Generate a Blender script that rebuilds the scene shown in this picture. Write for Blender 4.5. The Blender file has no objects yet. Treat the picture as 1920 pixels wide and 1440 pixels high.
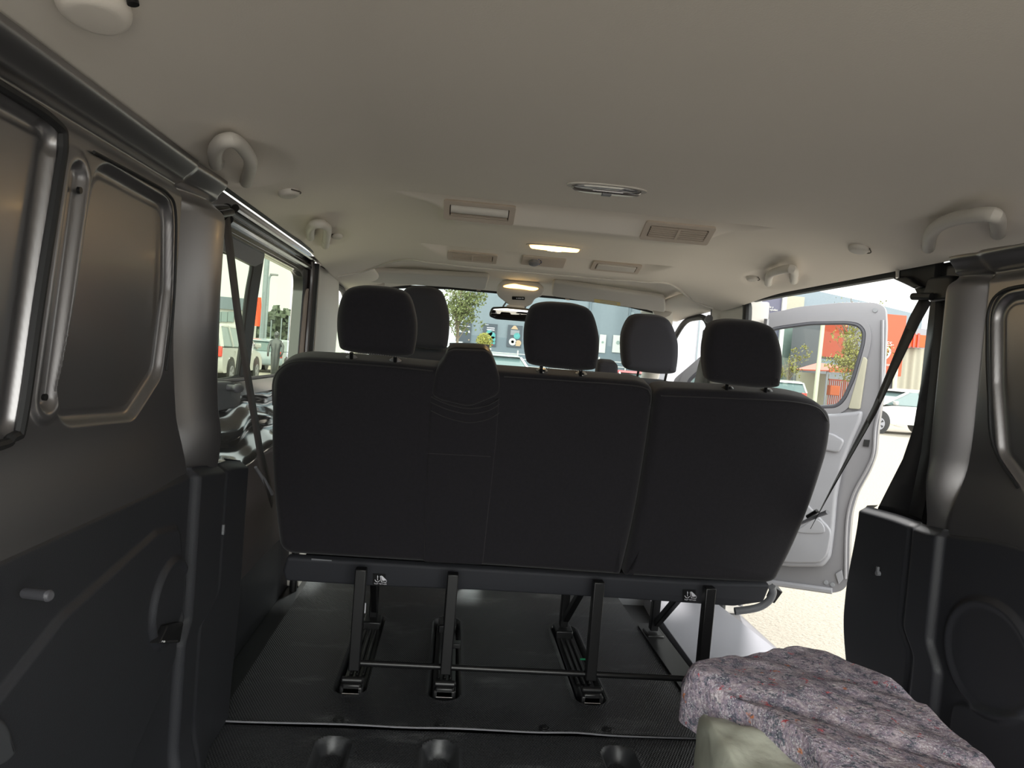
import bpy, bmesh, math, random
from mathutils import Vector, Matrix, noise, geometry
R = math.radians
V = Vector
random.seed(7)
sc = bpy.context.scene
col = sc.collection

# ---------------------------------------------------------------- camera
# the van: X to its right, Y forward, Z up, load floor at z = 0 (metres)
FOC = 1315.0
cF = V((-105, -55, FOC)).normalized()
cR = V((15840, 1215, 1315.0)); cR = (cR - cF * cR.dot(cF)).normalized()
cD = cF.cross(cR)
CAM = V((-.29, 0, .92))
def ray(px, py):
    d = V((px - 960, py - 720, FOC)); return V((d.dot(cR), d.dot(cF), -d.dot(cD)))
def W(px, py, x=None, y=None, z=None):
    """point of the sight line of a photo position that lies on a plane of the van"""
    r = ray(px, py)
    t = (x - CAM.x) / r.x if x is not None else (y - CAM.y) / r.y if y is not None else (z - CAM.z) / r.z
    return CAM + r * t
def Wp(px, py, p, n):
    r = ray(px, py); return CAM + r * ((V(p) - CAM).dot(n) / r.dot(n))
cd = bpy.data.cameras.new('camera'); cam = bpy.data.objects.new('camera', cd); col.objects.link(cam)
cd.sensor_width = 36; cd.lens = 36 * FOC / 1920; cd.clip_start = .02; cd.clip_end = 500
rt = V((cR.x, cF.x, -cD.x)); dn = V((cR.y, cF.y, -cD.y)); fw = V((cR.z, cF.z, -cD.z))
m = Matrix((rt, -dn, -fw)).transposed().to_4x4(); m.translation = CAM
cam.matrix_world = m
sc.camera = cam

# ---------------------------------------------------------------- light
sc.view_settings.view_transform = 'Standard'; sc.view_settings.look = 'None'
sc.view_settings.gamma = 1; sc.view_settings.use_curve_mapping = False
sc.view_settings.exposure = 1.14
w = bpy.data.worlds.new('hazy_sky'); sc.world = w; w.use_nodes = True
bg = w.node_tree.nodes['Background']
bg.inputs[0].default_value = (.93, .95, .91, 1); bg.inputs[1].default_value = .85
_n = w.node_tree.nodes; _l = w.node_tree.links      # sky brightened behind the van to light the interior, dimmer ahead
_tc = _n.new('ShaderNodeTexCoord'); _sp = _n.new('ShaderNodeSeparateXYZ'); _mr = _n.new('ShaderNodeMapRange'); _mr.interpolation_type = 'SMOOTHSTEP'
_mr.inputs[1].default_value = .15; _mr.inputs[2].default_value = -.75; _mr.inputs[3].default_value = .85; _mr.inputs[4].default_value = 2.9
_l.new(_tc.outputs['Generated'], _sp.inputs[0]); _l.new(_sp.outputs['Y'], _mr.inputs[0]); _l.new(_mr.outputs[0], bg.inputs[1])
sun = bpy.data.lights.new('sun', 'SUN'); sun.energy = 2.9; sun.angle = R(6); sun.color = (1, .97, .94)
so = bpy.data.objects.new('sun', sun); col.objects.link(so)
so.rotation_euler = V((.20, .55, .80)).to_track_quat('Z', 'Y').to_euler()
# ---------------------------------------------------------------- helpers
def tag(o, label=None, cat=None, group=None, kind=None):
    if label: o['label'] = label
    if cat: o['category'] = cat
    if group: o['group'] = group
    if kind: o['kind'] = kind
    return o
def empty(name, loc, label=None, cat=None, group=None, kind=None):
    o = bpy.data.objects.new(name, None); col.objects.link(o); o.location = loc; o.empty_display_size = .05
    return tag(o, label, cat, group, kind)
def org(p):
    v = V((0, 0, 0))
    while p is not None: v = v + p.location; p = p.parent
    return v
def copy_tree(o, parent=None):
    c = o.copy(); col.objects.link(c); c.parent = parent
    for ch in list(o.children): copy_tree(ch, c)
    return c
class MB:
    def __init__(s): s.v = []; s.f = []
    def add(s, vs, fs):
        n = len(s.v); s.v += [V(v) for v in vs]; s.f += [[i + n for i in f] for f in fs]; return s
    def box(s, c, d, rot=None):
        c = V(c); h = V(d) / 2
        vs = [V((x * h.x, y * h.y, z * h.z)) for x in (-1, 1) for y in (-1, 1) for z in (-1, 1)]
        if rot is not None: vs = [rot @ v for v in vs]
        return s.add([c + v for v in vs], [(0, 1, 3, 2), (4, 6, 7, 5), (0, 4, 5, 1), (2, 3, 7, 6), (0, 2, 6, 4), (1, 5, 7, 3)])
    def bar(s, a, b, w, h, up=(0, 0, 1)):
        a = V(a); b = V(b); d = (b - a); L = d.length; d.normalize()
        sd = d.cross(V(up))
        if sd.length < 1e-4: sd = d.cross(V((1, 0, 0)))
        sd.normalize(); u = sd.cross(d)
        vs = [p + sd * (i * w / 2) + u * (j * h / 2) for p in (a, b) for i, j in ((-1, -1), (1, -1), (1, 1), (-1, 1))]
        return s.add(vs, [(3, 2, 1, 0), (4, 5, 6, 7), (0, 1, 5, 4), (1, 2, 6, 5), (2, 3, 7, 6), (3, 0, 4, 7)])
    def tube(s, path, r, n=10, cap=True, closed=False):
        path = [V(p) for p in path]; N = len(path)
        rs = r if isinstance(r, (list, tuple)) else [r] * N
        vs = []; fs = []; pu = None
        for i, p in enumerate(path):
            a = path[(i - 1) % N] if (i or closed) else p; b = path[(i + 1) % N] if (i < N - 1 or closed) else p
            d = (b - a).normalized()
            if pu is None:
                pu = d.cross(V((.31, .2, .93)));
                if pu.length < .05: pu = d.cross(V((1, 0, 0)))
            pu = (pu - d * pu.dot(d)).normalized(); q = d.cross(pu)
            for k in range(n):
                t = 2 * math.pi * k / n; vs.append(p + (pu * math.cos(t) + q * math.sin(t)) * rs[i])
        for i in range(N if closed else N - 1):
            for k in range(n):
                j = (i + 1) % N
                fs.append((i * n + k, i * n + (k + 1) % n, j * n + (k + 1) % n, j * n + k))
        if cap and not closed: fs.append(tuple(range(n - 1, -1, -1))); fs.append(tuple((N - 1) * n + k for k in range(n)))
        return s.add(vs, fs)
    def cyl(s, a, b, r, n=20, r2=None):
        return s.tube([a, b], [r, r if r2 is None else r2], n)
    def prism(s, pts, vec, hole=None):
        vec = V(vec); pts = [V(p) for p in pts]
        if hole is None:
            n = len(pts); t = geometry.tessellate_polygon([pts])
            s.add(pts + [p + vec for p in pts], [tuple(f) for f in t] + [tuple(i + n for i in reversed(f)) for f in t] + [(i, (i + 1) % n, (i + 1) % n + n, i + n) for i in range(n)])
        else:
            hole = [V(p) for p in hole]; al = pts + hole; n = len(al); k = len(pts); h = len(hole)
            t = geometry.tessellate_polygon([pts, hole])
            s.add(al + [p + vec for p in al], [tuple(f) for f in t] + [tuple(i + n for i in reversed(f)) for f in t]
                  + [(i, (i + 1) % k, (i + 1) % k + n, i + n) for i in range(k)]
                  + [(k + i, k + i + n, k + (i + 1) % h + n, k + (i + 1) % h) for i in range(h)])
        return s
    def ribbon(s, path, wd, width, th=.0015):
        path = [V(p) for p in path]; N = len(path); vs = []
        for i, p in enumerate(path):
            a = path[max(i - 1, 0)]; b = path[min(i + 1, N - 1)]; d = (b - a).normalized()
            w_ = V(wd[i] if isinstance(wd, list) else wd); w_ = (w_ - d * w_.dot(d)).normalized(); nn = d.cross(w_)
            for q, e in ((-1, -1), (1, -1), (1, 1), (-1, 1)): vs.append(p + w_ * (q * width / 2) + nn * (e * th / 2))
        fs = [(i * 4 + k, i * 4 + (k + 1) % 4, i * 4 + 4 + (k + 1) % 4, i * 4 + 4 + k) for i in range(N - 1) for k in range(4)]
        return s.add(vs, fs + [(3, 2, 1, 0), tuple((N - 1) * 4 + k for k in range(4))])
    def grid(s, fn, u0, u1, nu, v0, v1, nv):
        vs = [fn(u0 + (u1 - u0) * i / nu, v0 + (v1 - v0) * j / nv) for i in range(nu + 1) for j in range(nv + 1)]
        return s.add(vs, [(i * (nv + 1) + j, (i + 1) * (nv + 1) + j, (i + 1) * (nv + 1) + j + 1, i * (nv + 1) + j + 1) for i in range(nu) for j in range(nv)])
    def puff(s, pts, nrm, th, r=.02, r2=None, seg=5):
        """solid with rounded rims: pts = outline on the front face, body goes back along -nrm by th"""
        pts = [V(p) for p in pts]; n = len(pts); nrm = V(nrm).normalized(); r2 = r if r2 is None else r2
        inn = []
        for i in range(n):
            d1 = (pts[i] - pts[i - 1]); d2 = (pts[(i + 1) % n] - pts[i])
            d = (d1.normalized() + d2.normalized()).normalized(); inn.append(d.cross(nrm))
        area_ = sum(((pts[i] - pts[0]).cross(pts[(i + 1) % n] - pts[0])).dot(nrm) for i in range(n))
        if area_ > 0: inn = [-q for q in inn]
        rings = []
        for k in range(seg + 1):
            a = math.pi / 2 * k / seg; rings.append((r * (1 - math.sin(a)) , r * (1 - math.cos(a))))
        rings = [(r - r * math.sin(math.pi / 2 * k / seg), r - r * math.cos(math.pi / 2 * k / seg)) for k in range(seg + 1)]
        back = [(r2 - r2 * math.cos(math.pi / 2 * k / seg), th - (r2 - r2 * math.sin(math.pi / 2 * k / seg))) for k in range(seg + 1)]
        R_ = rings + back
        vs = [pts[i] + inn[i] * ins - nrm * dep for ins, dep in R_ for i in range(n)]
        fs = [(a * n + i, a * n + (i + 1) % n, (a + 1) * n + (i + 1) % n, (a + 1) * n + i) for a in range(len(R_) - 1) for i in range(n)]
        f0 = vs[:n]; t = geometry.tessellate_polygon([f0]); m_ = (len(R_) - 1) * n
        return s.add(vs, fs + [tuple(q) for q in t] + [tuple(m_ + i for i in reversed(q)) for q in t])
    def build(s, name, mat, parent=None, bevel=0, seg=2, smooth=35, sub=0):
        me = bpy.data.meshes.new(name); o_ = org(parent)
        me.from_pydata([v - o_ for v in s.v], [], s.f); me.validate()
        bm = bmesh.new(); bm.from_mesh(me); bmesh.ops.recalc_face_normals(bm, faces=bm.faces); bm.to_mesh(me); bm.free()
        me.shade_smooth()
        if smooth < 180: me.set_sharp_from_angle(angle=R(smooth))
        me.materials.append(mat)
        o = bpy.data.objects.new(name, me); col.objects.link(o)
        if parent is not None: o.parent = parent
        if bevel:
            b = o.modifiers.new('bevel', 'BEVEL'); b.width = bevel; b.segments = seg; b.limit_method = 'ANGLE'; b.angle_limit = R(40); b.harden_normals = False
            me.shade_smooth()
        if sub:
            b = o.modifiers.new('sub', 'SUBSURF'); b.levels = sub; b.render_levels = sub
        return o
def struct(o): o['kind'] = 'structure'; return o
def rpoly(pts, r, seg=6):
    """closed outline with rounded corners; r one radius or one per corner"""
    pts = [V(p) for p in pts]; n = len(pts); out = []
    for i, p in enumerate(pts):
        rr = r[i] if isinstance(r, (list, tuple)) else r
        a = (pts[i - 1] - p); b = (pts[(i + 1) % n] - p)
        la, lb = a.length, b.length; a.normalize(); b.normalize()
        t = min(rr, la * .48, lb * .48)
        if t < 1e-5: out.append(p); continue
        p0 = p + a * t; p1 = p + b * t
        for k in range(seg + 1):
            q = k / seg; out.append(p0 * (1 - q) ** 2 + p * 2 * q * (1 - q) + p1 * q * q)
    return out
def smooth_path(pts, n=8, closed=False):
    pts = [V(p) for p in pts]; N = len(pts); out = []
    g = (lambda i: pts[i % N]) if closed else (lambda i: pts[max(0, min(N - 1, i))])
    for i in range(N if closed else N - 1):
        a, b, c, d = g(i - 1), g(i), g(i + 1), g(i + 2)
        for k in range(n):
            t = k / n
            out.append(.5 * ((2 * b) + (c - a) * t + (2 * a - 5 * b + 4 * c - d) * t * t + (3 * b - a - 3 * c + d) * t ** 3))
    if not closed: out.append(pts[-1])
    return out
def sst(a, b, x):
    t = max(0, min(1, (x - a) / (b - a))); return t * t * (3 - 2 * t)
def sdpoly(px, py, P):
    d = 1e9; s = 1; n = len(P); j = n - 1
    for i in range(n):
        ex, ey = P[j][0] - P[i][0], P[j][1] - P[i][1]; wx, wy = px - P[i][0], py - P[i][1]
        t = max(0, min(1, (wx * ex + wy * ey) / (ex * ex + ey * ey)))
        bx, by = wx - ex * t, wy - ey * t; d = min(d, bx * bx + by * by)
        c = (py >= P[i][1], py < P[j][1], ex * wy > ey * wx)
        if all(c) or not any(c): s = -s
        j = i
    return s * math.sqrt(d)
def inset2(P, r):
    n = len(P); A = sum(P[i - 1][0] * P[i][1] - P[i][0] * P[i - 1][1] for i in range(n)); sg = 1 if A > 0 else -1; out = []
    for i in range(n):
        a = V((P[i][0] - P[i - 1][0], P[i][1] - P[i - 1][1])).normalized(); b = V((P[(i + 1) % n][0] - P[i][0], P[(i + 1) % n][1] - P[i][1])).normalized()
        na = V((-a.y, a.x)) * sg; nb = V((-b.y, b.x)) * sg; k = (na + nb); k = k / max(.3, 1 + na.dot(nb)); out.append((P[i][0] + k.x * r, P[i][1] + k.y * r))
    return out
def rsd(px, py, P, r): return sdpoly(px, py, P) - r      # P already inset by r

# ---------------------------------------------------------------- materials
def mat(name, color, rough=.5, metal=0, spec=.5, coat=0, bump=None, emit=None, var=None, sheen=0):
    """bump = (scale, strength, distance); var = (scale, amount)"""
    m = bpy.data.materials.new(name); m.use_nodes = True; nt = m.node_tree; b = nt.nodes['Principled BSDF']
    b.inputs['Base Color'].default_value = (*color, 1); b.inputs['Roughness'].default_value = rough
    b.inputs['Metallic'].default_value = metal; b.inputs['Specular IOR Level'].default_value = spec
    b.inputs['Coat Weight'].default_value = coat; b.inputs['Coat Roughness'].default_value = .1
    if sheen: b.inputs['Sheen Weight'].default_value = sheen; b.inputs['Sheen Roughness'].default_value = .5
    if emit: b.inputs['Emission Color'].default_value = (*emit[0], 1); b.inputs['Emission Strength'].default_value = emit[1]
    tc = nt.nodes.new('ShaderNodeTexCoord')
    if bump:
        n = nt.nodes.new('ShaderNodeTexNoise'); n.inputs['Scale'].default_value = bump[0]; n.inputs['Detail'].default_value = 3
        nt.links.new(tc.outputs['Object'], n.inputs['Vector'])
        bp = nt.nodes.new('ShaderNodeBump'); bp.inputs['Strength'].default_value = bump[1]; bp.inputs['Distance'].default_value = bump[2]
        nt.links.new(n.outputs['Fac'], bp.inputs['Height']); nt.links.new(bp.outputs[0], b.inputs['Normal'])
    if var is None: var = (6, .06)
    n2 = nt.nodes.new('ShaderNodeTexNoise'); n2.inputs['Scale'].default_value = var[0]; n2.inputs['Detail'].default_value = 4
    nt.links.new(tc.outputs['Object'], n2.inputs['Vector'])
    mr = nt.nodes.new('ShaderNodeMapRange'); mr.inputs[3].default_value = 1 - var[1]; mr.inputs[4].default_value = 1 + var[1]
    nt.links.new(n2.outputs['Fac'], mr.inputs[0])
    vm = nt.nodes.new('ShaderNodeVectorMath'); vm.operation = 'SCALE'; vm.inputs[0].default_value = color
    nt.links.new(mr.outputs[0], vm.inputs['Scale']); nt.links.new(vm.outputs[0], b.inputs['Base Color'])
    return m
M = {}
M['headliner'] = mat('headliner_fabric', (.86, .80, .735), .95, spec=.15, bump=(420, .25, .001), var=(3, .03))
M['lightplastic'] = mat('beige_grey_plastic', (.62, .585, .545), .55, bump=(900, .1, .0005))
M['lightplastic2'] = mat('beige_vent_plastic', (0.575, 0.494, 0.425), .5)
M['slat'] = mat('vent_dark', (.10, .085, .07), .6)
M['paint'] = mat('satin_gunmetal_paint', (.31, .30, .305), .34, metal=.9, coat=.1, var=(2, .08))
M['paintdark'] = mat('gloss_black_paint', (.02, .02, .022), .18, coat=.5)
M['seal'] = mat('black_rubber_seal', (.012, .012, .013), .55)
M['trim'] = mat('grained_charcoal_plastic', (.023, .024, .029), .48, bump=(700, .35, .001), var=(4, .1))
M['trimblack'] = mat('grained_black_plastic', (.014, .014, .016), .55, bump=(700, .3, .001))
M['mesh'] = mat('speaker_mesh', (.02, .02, .023), .6, bump=(1500, .8, .001))
M['fabric'] = mat('black_seat_fabric', (.0135, .0122, .0155), .9, spec=.25, bump=(900, .4, .001), var=(120, .25), sheen=.12)
M['fabric2'] = mat('charcoal_seat_fabric', (.026, .026, .034), .85, spec=.3, bump=(900, .4, .001), sheen=.08)
M['piping'] = mat('seam_piping', (.02, .019, .02), .6)
M['stitch'] = mat('grey_stitching', (.18, .17, .17), .7)
M['blackmetal'] = mat('black_painted_steel', (.008, .008, .009), .35, spec=.5)
M['steel'] = mat('bright_steel', (.55, .55, .55), .25, metal=1)
M['greyplastic'] = mat('mid_grey_plastic', (.17, .175, .19), .5, bump=(700, .2, .001))
M['palegrey'] = mat('pale_grey_plastic', (.20, .20, .22), .5, bump=(700, .15, .001))
M['webbing'] = mat('belt_webbing', (.075, .066, .064), .6, bump=(700, .5, .001))
M['webbingg'] = mat('grey_belt_webbing', (.22, .225, .21), .6)
M['webbingb'] = mat('black_belt_webbing', (.02, .019, .02), .6, bump=(700, .5, .001))
M['silver'] = mat('silver_car_paint', (0.198, 0.195, 0.211), .38, metal=.3, coat=.3)
M['whitecar'] = mat('white_car_paint', (0.374, 0.374, 0.360), .25, coat=.5)
M['darkcar'] = mat('dark_car_paint', (.04, .045, .05), .25, coat=.6)
M['bluecar'] = mat('silver_blue_car_paint', (.22, .27, .30), .25, coat=.6)
M['tyre'] = mat('tyre_rubber', (.02, .02, .02), .8)
M['carglass'] = mat('tinted_car_glass', (.10, .15, .15), .08, coat=.5)
M['red'] = mat('tail_light_red', (.55, .04, .02), .3)
M['whitepaint'] = mat('white_paint', (0.465, 0.465, 0.446), .5)
M['creampost'] = mat('cream_painted_steel', (0.446, 0.434, 0.322), .5)
M['greypost'] = mat('grey_painted_steel', (.20, .24, .26), .5)
M['orange'] = mat('orange_cladding', (0.360, 0.046, 0.012), .6)
M['orangedeep'] = mat('deep_orange_cladding', (0.403, 0.068, 0.007), .6)
M['cream'] = mat('cream_render', (0.298, 0.285, 0.223), .8)
M['greenglass'] = mat('pale_green_cladding', (0.198, 0.254, 0.229), .5)
M['bluewall'] = mat('grey_blue_cladding', (0.161, 0.198, 0.223), .7)
M['bluewall2'] = mat('grey_blue_lower_cladding', (0.124, 0.155, 0.180), .7)
M['poster'] = mat('dark_grey_poster', (0.043, 0.053, 0.068), .5)
M['poster2'] = mat('navy_billboard', (0.062, 0.062, 0.099), .5)
M['teal'] = mat('teal_print', (0.062, 0.260, 0.260), .5, var=(8, .5))
M['blueprint'] = mat('blue_print', (.18, .36, .65), .5)
M['tan'] = mat('tan_print', (.40, .28, .17), .5)
M['yellow'] = mat('yellow_print', (.75, .70, .12), .6)
M['trunk'] = mat('bark', (.18, .14, .10), .9)
M['leafg'] = mat('olive_leaves', (0.136, 0.155, 0.050), .7, var=(2, .35))
M['leafy'] = mat('yellow_green_leaves', (0.198, 0.180, 0.031), .7, var=(1.5, .4))
M['leafd'] = mat('dark_green_leaves', (0.096, 0.120, 0.080), .8, var=(.4, .35))
M['leafyel'] = mat('yellow_leaves', (0.298, 0.285, 0.062), .7, var=(1.5, .3))
M['black'] = mat('black_plastic', (.008, .008, .009), .4)
M['label'] = mat('white_label_ink', (.75, .74, .80), .6)
M['labelyel'] = mat('yellow_warning_label', (.75, .62, .28), .6)
M['lampon'] = mat('lit_lamp_lens', (.9, .6, .2), .3, emit=((1, .62, .20), 2.2))
M['lamphot'] = mat('lit_lamp_bulb', (1, .9, .6), .3, emit=((1, .86, .45), 5.0))
M['redcar'] = mat('red_car_paint', (.5, .06, .06), .3, coat=.4)
M['skin'] = mat('skin', (.35, .2, .14), .6)
def glassmat(name, tint, refl):
    m = bpy.data.materials.new(name); m.use_nodes = True; nt = m.node_tree; nt.nodes.clear()
    o = nt.nodes.new('ShaderNodeOutputMaterial'); a = nt.nodes.new('ShaderNodeBsdfTransparent'); g = nt.nodes.new('ShaderNodeBsdfGlossy'); x = nt.nodes.new('ShaderNodeMixShader')
    a.inputs[0].default_value = (*tint, 1); g.inputs['Roughness'].default_value = .02; x.inputs[0].default_value = refl
    nt.links.new(a.outputs[0], x.inputs[1]); nt.links.new(g.outputs[0], x.inputs[2]); nt.links.new(x.outputs[0], o.inputs[0]); return m
M['glass'] = glassmat('clear_glass', (.74, .82, .80), .05)
M['glassgreen'] = glassmat('green_tinted_glass', (.62, .68, .54), .06)
M['lens'] = glassmat('clear_plastic_lens', (.75, .73, .74), .25)
def mirror():
    m = mat('mirror_glass', (.55, .55, .55), .02, metal=1); return m
M['mirror'] = mirror()
def rubber():
    m = mat('ribbed_rubber_floor', (.030, .031, .034), .42, spec=.5, var=(2.5, .45)); nt = m.node_tree; b = nt.nodes['Principled BSDF']
    tc = nt.nodes.new('ShaderNodeTexCoord'); mp = nt.nodes.new('ShaderNodeMapping'); mp.inputs['Scale'].default_value = (1, 1, 1)
    nt.links.new(tc.outputs['Object'], mp.inputs['Vector'])
    sep = nt.nodes.new('ShaderNodeSeparateXYZ'); nt.links.new(mp.outputs[0], sep.inputs[0])
    outs = []
    for ax, fr in (('X', 900), ('Y', 500)):
        mu = nt.nodes.new('ShaderNodeMath'); mu.operation = 'MULTIPLY'; mu.inputs[1].default_value = fr; nt.links.new(sep.outputs[ax], mu.inputs[0])
        s_ = nt.nodes.new('ShaderNodeMath'); s_.operation = 'SINE'; nt.links.new(mu.outputs[0], s_.inputs[0]); outs.append(s_)
    mm = nt.nodes.new('ShaderNodeMath'); mm.operation = 'MULTIPLY'; nt.links.new(outs[0].outputs[0], mm.inputs[0]); nt.links.new(outs[1].outputs[0], mm.inputs[1])
    bp = nt.nodes.new('ShaderNodeBump'); bp.inputs['Strength'].default_value = .6; bp.inputs['Distance'].default_value = .0012
    ge = nt.nodes.new('ShaderNodeNewGeometry'); sz = nt.nodes.new('ShaderNodeSeparateXYZ'); nt.links.new(ge.outputs['Normal'], sz.inputs[0])
    mz = nt.nodes.new('ShaderNodeMapRange'); mz.inputs[1].default_value = .93; mz.inputs[2].default_value = .99; mz.inputs[4].default_value = .6
    nt.links.new(sz.outputs['Z'], mz.inputs[0]); nt.links.new(mz.outputs[0], bp.inputs['Strength'])
    nt.links.new(mm.outputs[0], bp.inputs['Height']); nt.links.new(bp.outputs[0], b.inputs['Normal'])
    # scuffs: dusty pale smears
    n = nt.nodes.new('ShaderNodeTexNoise'); n.inputs['Scale'].default_value = 5; n.inputs['Detail'].default_value = 8; n.inputs['Roughness'].default_value = .7
    mp2 = nt.nodes.new('ShaderNodeMapping'); mp2.inputs['Scale'].default_value = (.6, 1.6, 1); nt.links.new(tc.outputs['Object'], mp2.inputs[0]); nt.links.new(mp2.outputs[0], n.inputs['Vector'])
    mr = nt.nodes.new('ShaderNodeMapRange'); mr.inputs[1].default_value = .56; mr.inputs[2].default_value = .8; nt.links.new(n.outputs['Fac'], mr.inputs[0])
    mx = nt.nodes.new('ShaderNodeMix'); mx.data_type = 'RGBA'; mx.inputs['B'].default_value = (.16, .165, .17, 1)
    src = b.inputs['Base Color'].links[0].from_socket; nt.links.new(src, mx.inputs['A']); nt.links.new(mr.outputs[0], mx.inputs['Factor']); nt.links.new(mx.outputs['Result'], b.inputs['Base Color'])
    return m
M['rubber'] = rubber()
def felt():
    m = mat('recycled_felt', (.3, .25, .3), .95, spec=.1, bump=(130, .9, .004)); nt = m.node_tree; b = nt.nodes['Principled BSDF']
    tc = nt.nodes.new('ShaderNodeTexCoord')
    n = nt.nodes.new('ShaderNodeTexNoise'); n.inputs['Scale'].default_value = 38; n.inputs['Detail'].default_value = 7; n.inputs['Roughness'].default_value = .75
    nt.links.new(tc.outputs['Object'], n.inputs['Vector'])
    cr = nt.nodes.new('ShaderNodeValToRGB'); e = cr.color_ramp.elements
    e[0].position = .30; e[0].color = (.06, .07, .09, 1); e[1].position = .72; e[1].color = (.80, .74, .76, 1)
    for p, c in ((.42, (.22, .20, .26, 1)), (.50, (.38, .31, .38, 1)), (.60, (.52, .44, .49, 1))):
        q = e.new(p); q.color = c
    nt.links.new(n.outputs['Fac'], cr.inputs[0])
    cur = cr.outputs[0]
    for sc_, th, c in ((23, .055, (.62, .06, .07, 1)), (75, .13, (.85, .85, .88, 1)), (15, .030, (.70, .22, .06, 1)), (38, .12, (.07, .10, .13, 1))):
        vo = nt.nodes.new('ShaderNodeTexVoronoi'); vo.inputs['Scale'].default_value = sc_; vo.inputs['Randomness'].default_value = 1
        nz = nt.nodes.new('ShaderNodeTexNoise'); nz.inputs['Scale'].default_value = sc_ * 2.5; nz.inputs['Detail'].default_value = 3; nt.links.new(tc.outputs['Object'], nz.inputs['Vector'])
        ad = nt.nodes.new('ShaderNodeMix'); ad.data_type = 'VECTOR'; ad.inputs['Factor'].default_value = .06
        nt.links.new(tc.outputs['Object'], ad.inputs[4]); nt.links.new(nz.outputs['Color'], ad.inputs[5]); nt.links.new(ad.outputs[1], vo.inputs['Vector'])
        mr = nt.nodes.new('ShaderNodeMapRange'); mr.inputs[1].default_value = th * 3.2; mr.inputs[2].default_value = th * 1.2; mr.inputs[3].default_value = 0; mr.inputs[4].default_value = .85
        nt.links.new(vo.outputs['Distance'], mr.inputs[0])
        mx = nt.nodes.new('ShaderNodeMix'); mx.data_type = 'RGBA'; nt.links.new(cur, mx.inputs['A']); mx.inputs['B'].default_value = c; nt.links.new(mr.outputs[0], mx.inputs['Factor']); cur = mx.outputs['Result']
    nt.links.new(cur, b.inputs['Base Color']); return m
M['felt'] = felt()
M['lining'] = mat('grey_green_felt', (.52, .53, .45), .95, spec=.1, bump=(90, .5, .002), var=(14, .22))
def corrug(name, c, fr, ax='X', amt=.35):
    m = mat(name, c, .7); nt = m.node_tree; b = nt.nodes['Principled BSDF']; tc = nt.nodes.new('ShaderNodeTexCoord')
    sep = nt.nodes.new('ShaderNodeSeparateXYZ'); nt.links.new(tc.outputs['Object'], sep.inputs[0])
    mu = nt.nodes.new('ShaderNodeMath'); mu.operation = 'MULTIPLY'; mu.inputs[1].default_value = fr; nt.links.new(sep.outputs[ax], mu.inputs[0])
    s_ = nt.nodes.new('ShaderNodeMath'); s_.operation = 'SINE'; nt.links.new(mu.outputs[0], s_.inputs[0])
    bp = nt.nodes.new('ShaderNodeBump'); bp.inputs['Strength'].default_value = amt; bp.inputs['Distance'].default_value = .2
    nt.links.new(s_.outputs[0], bp.inputs['Height']); nt.links.new(bp.outputs[0], b.inputs['Normal']); return m
M['corrugated'] = corrug('cream_corrugated_cladding', (0.298, 0.279, 0.217), 6, amt=.9)
M['asphalt'] = mat('pale_asphalt', (.285, .262, .222), .95, spec=.1, bump=(45, 1.0, .02), var=(60, .3))

# ================================================================ the van's shell
# ---- ceiling (headliner)
def ceil_z(x, y):
    a = abs(x - .005)
    z = 1.297 - .066 * max(0, (a - .46) / .36) ** 1.7
    z -= .034 * sst(2.30, 2.70, y) * (1 - sst(.40, .70, a)) + .030 * sst(2.35, 2.95, y) * sst(.45, .74, a)
    for y0, y1, hw, h, dr in ((1.700, 1.830, .425, .040, .030), (2.425, 2.625, .40, .040, .004)):
        if y0 <= y <= 2.16 if y0 < 2 else y0 <= y <= 2.7:
            t = min(1, (y - y0) / (y1 - y0)); half = hw + .02 - .09 * t; mk = 1 - sst(half - .035, half + .03, a)
            top = h * sst(0, .010, y - y0)
            z += (top + (-dr - h) * t if y < y1 else -dr * (1 - sst(y1, y1 + .30, y))) * mk
    # shallow pockets round the grab handles
    for (px, py, rx, ry) in ((-.735, 1.42, .10, .17), (-.73, 2.25, .08, .17), (.735, 1.43, .10, .17), (.74, 2.27, .08, .20)):
        d = ((x - px) / rx) ** 2 + ((y - py) / ry) ** 2
        if d < 1: z += .016 * (1 - d) ** 1.2
    return z
def LIP(x): return 2.70 + .27 * sst(.46, .74, abs(x - .005))
def ceil_pt(u, v):
    x = -.812 + 1.646 * u; ye = LIP(x); y = -.35 + (ye + .35) * v
    return V((x, y, ceil_z(x, y)))
m_ = MB().grid(ceil_pt, 0, 1, 170, 0, 1, 620)
ceil = struct(m_.build('ceiling', M['headliner'], smooth=60))
# front header behind the sun visors, and the lip in front of the headliner
def head_pt(u, v):
    x = -.80 + 1.60 * u; a = abs(x); L0 = LIP(x)
    prof = [(L0, ceil_z(x, L0) - .003), (L0 + .012, 1.300 - .05 * sst(.5, .78, a)), (3.10, 1.306 - .04 * sst(.5, .78, a)), (3.30, 1.282 - .03 * sst(.45, .8, a)), (3.46, 1.246 - .045 * sst(.45, .8, a)), (3.50, 1.256 - .045 * sst(.45, .8, a))]
    t = v * (len(prof) - 1); i = min(int(t), len(prof) - 2); f = t - i
    return V((x, prof[i][0] * (1 - f) + prof[i + 1][0] * f, prof[i][1] * (1 - f) + prof[i + 1][1] * f))
struct(MB().grid(head_pt, 0, 1, 60, 0, 1, 30).build('trim_1', M['headliner'], smooth=60))
lipc = smooth_path([V((-.80 + 1.6 * k / 30, LIP(-.80 + 1.6 * k / 30), ceil_z(-.80 + 1.6 * k / 30, LIP(-.80 + 1.6 * k / 30)) - .002)) for k in range(31)], 3)
struct(MB().tube(lipc, .005, 8).build('trim_2', M['lightplastic']))
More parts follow.
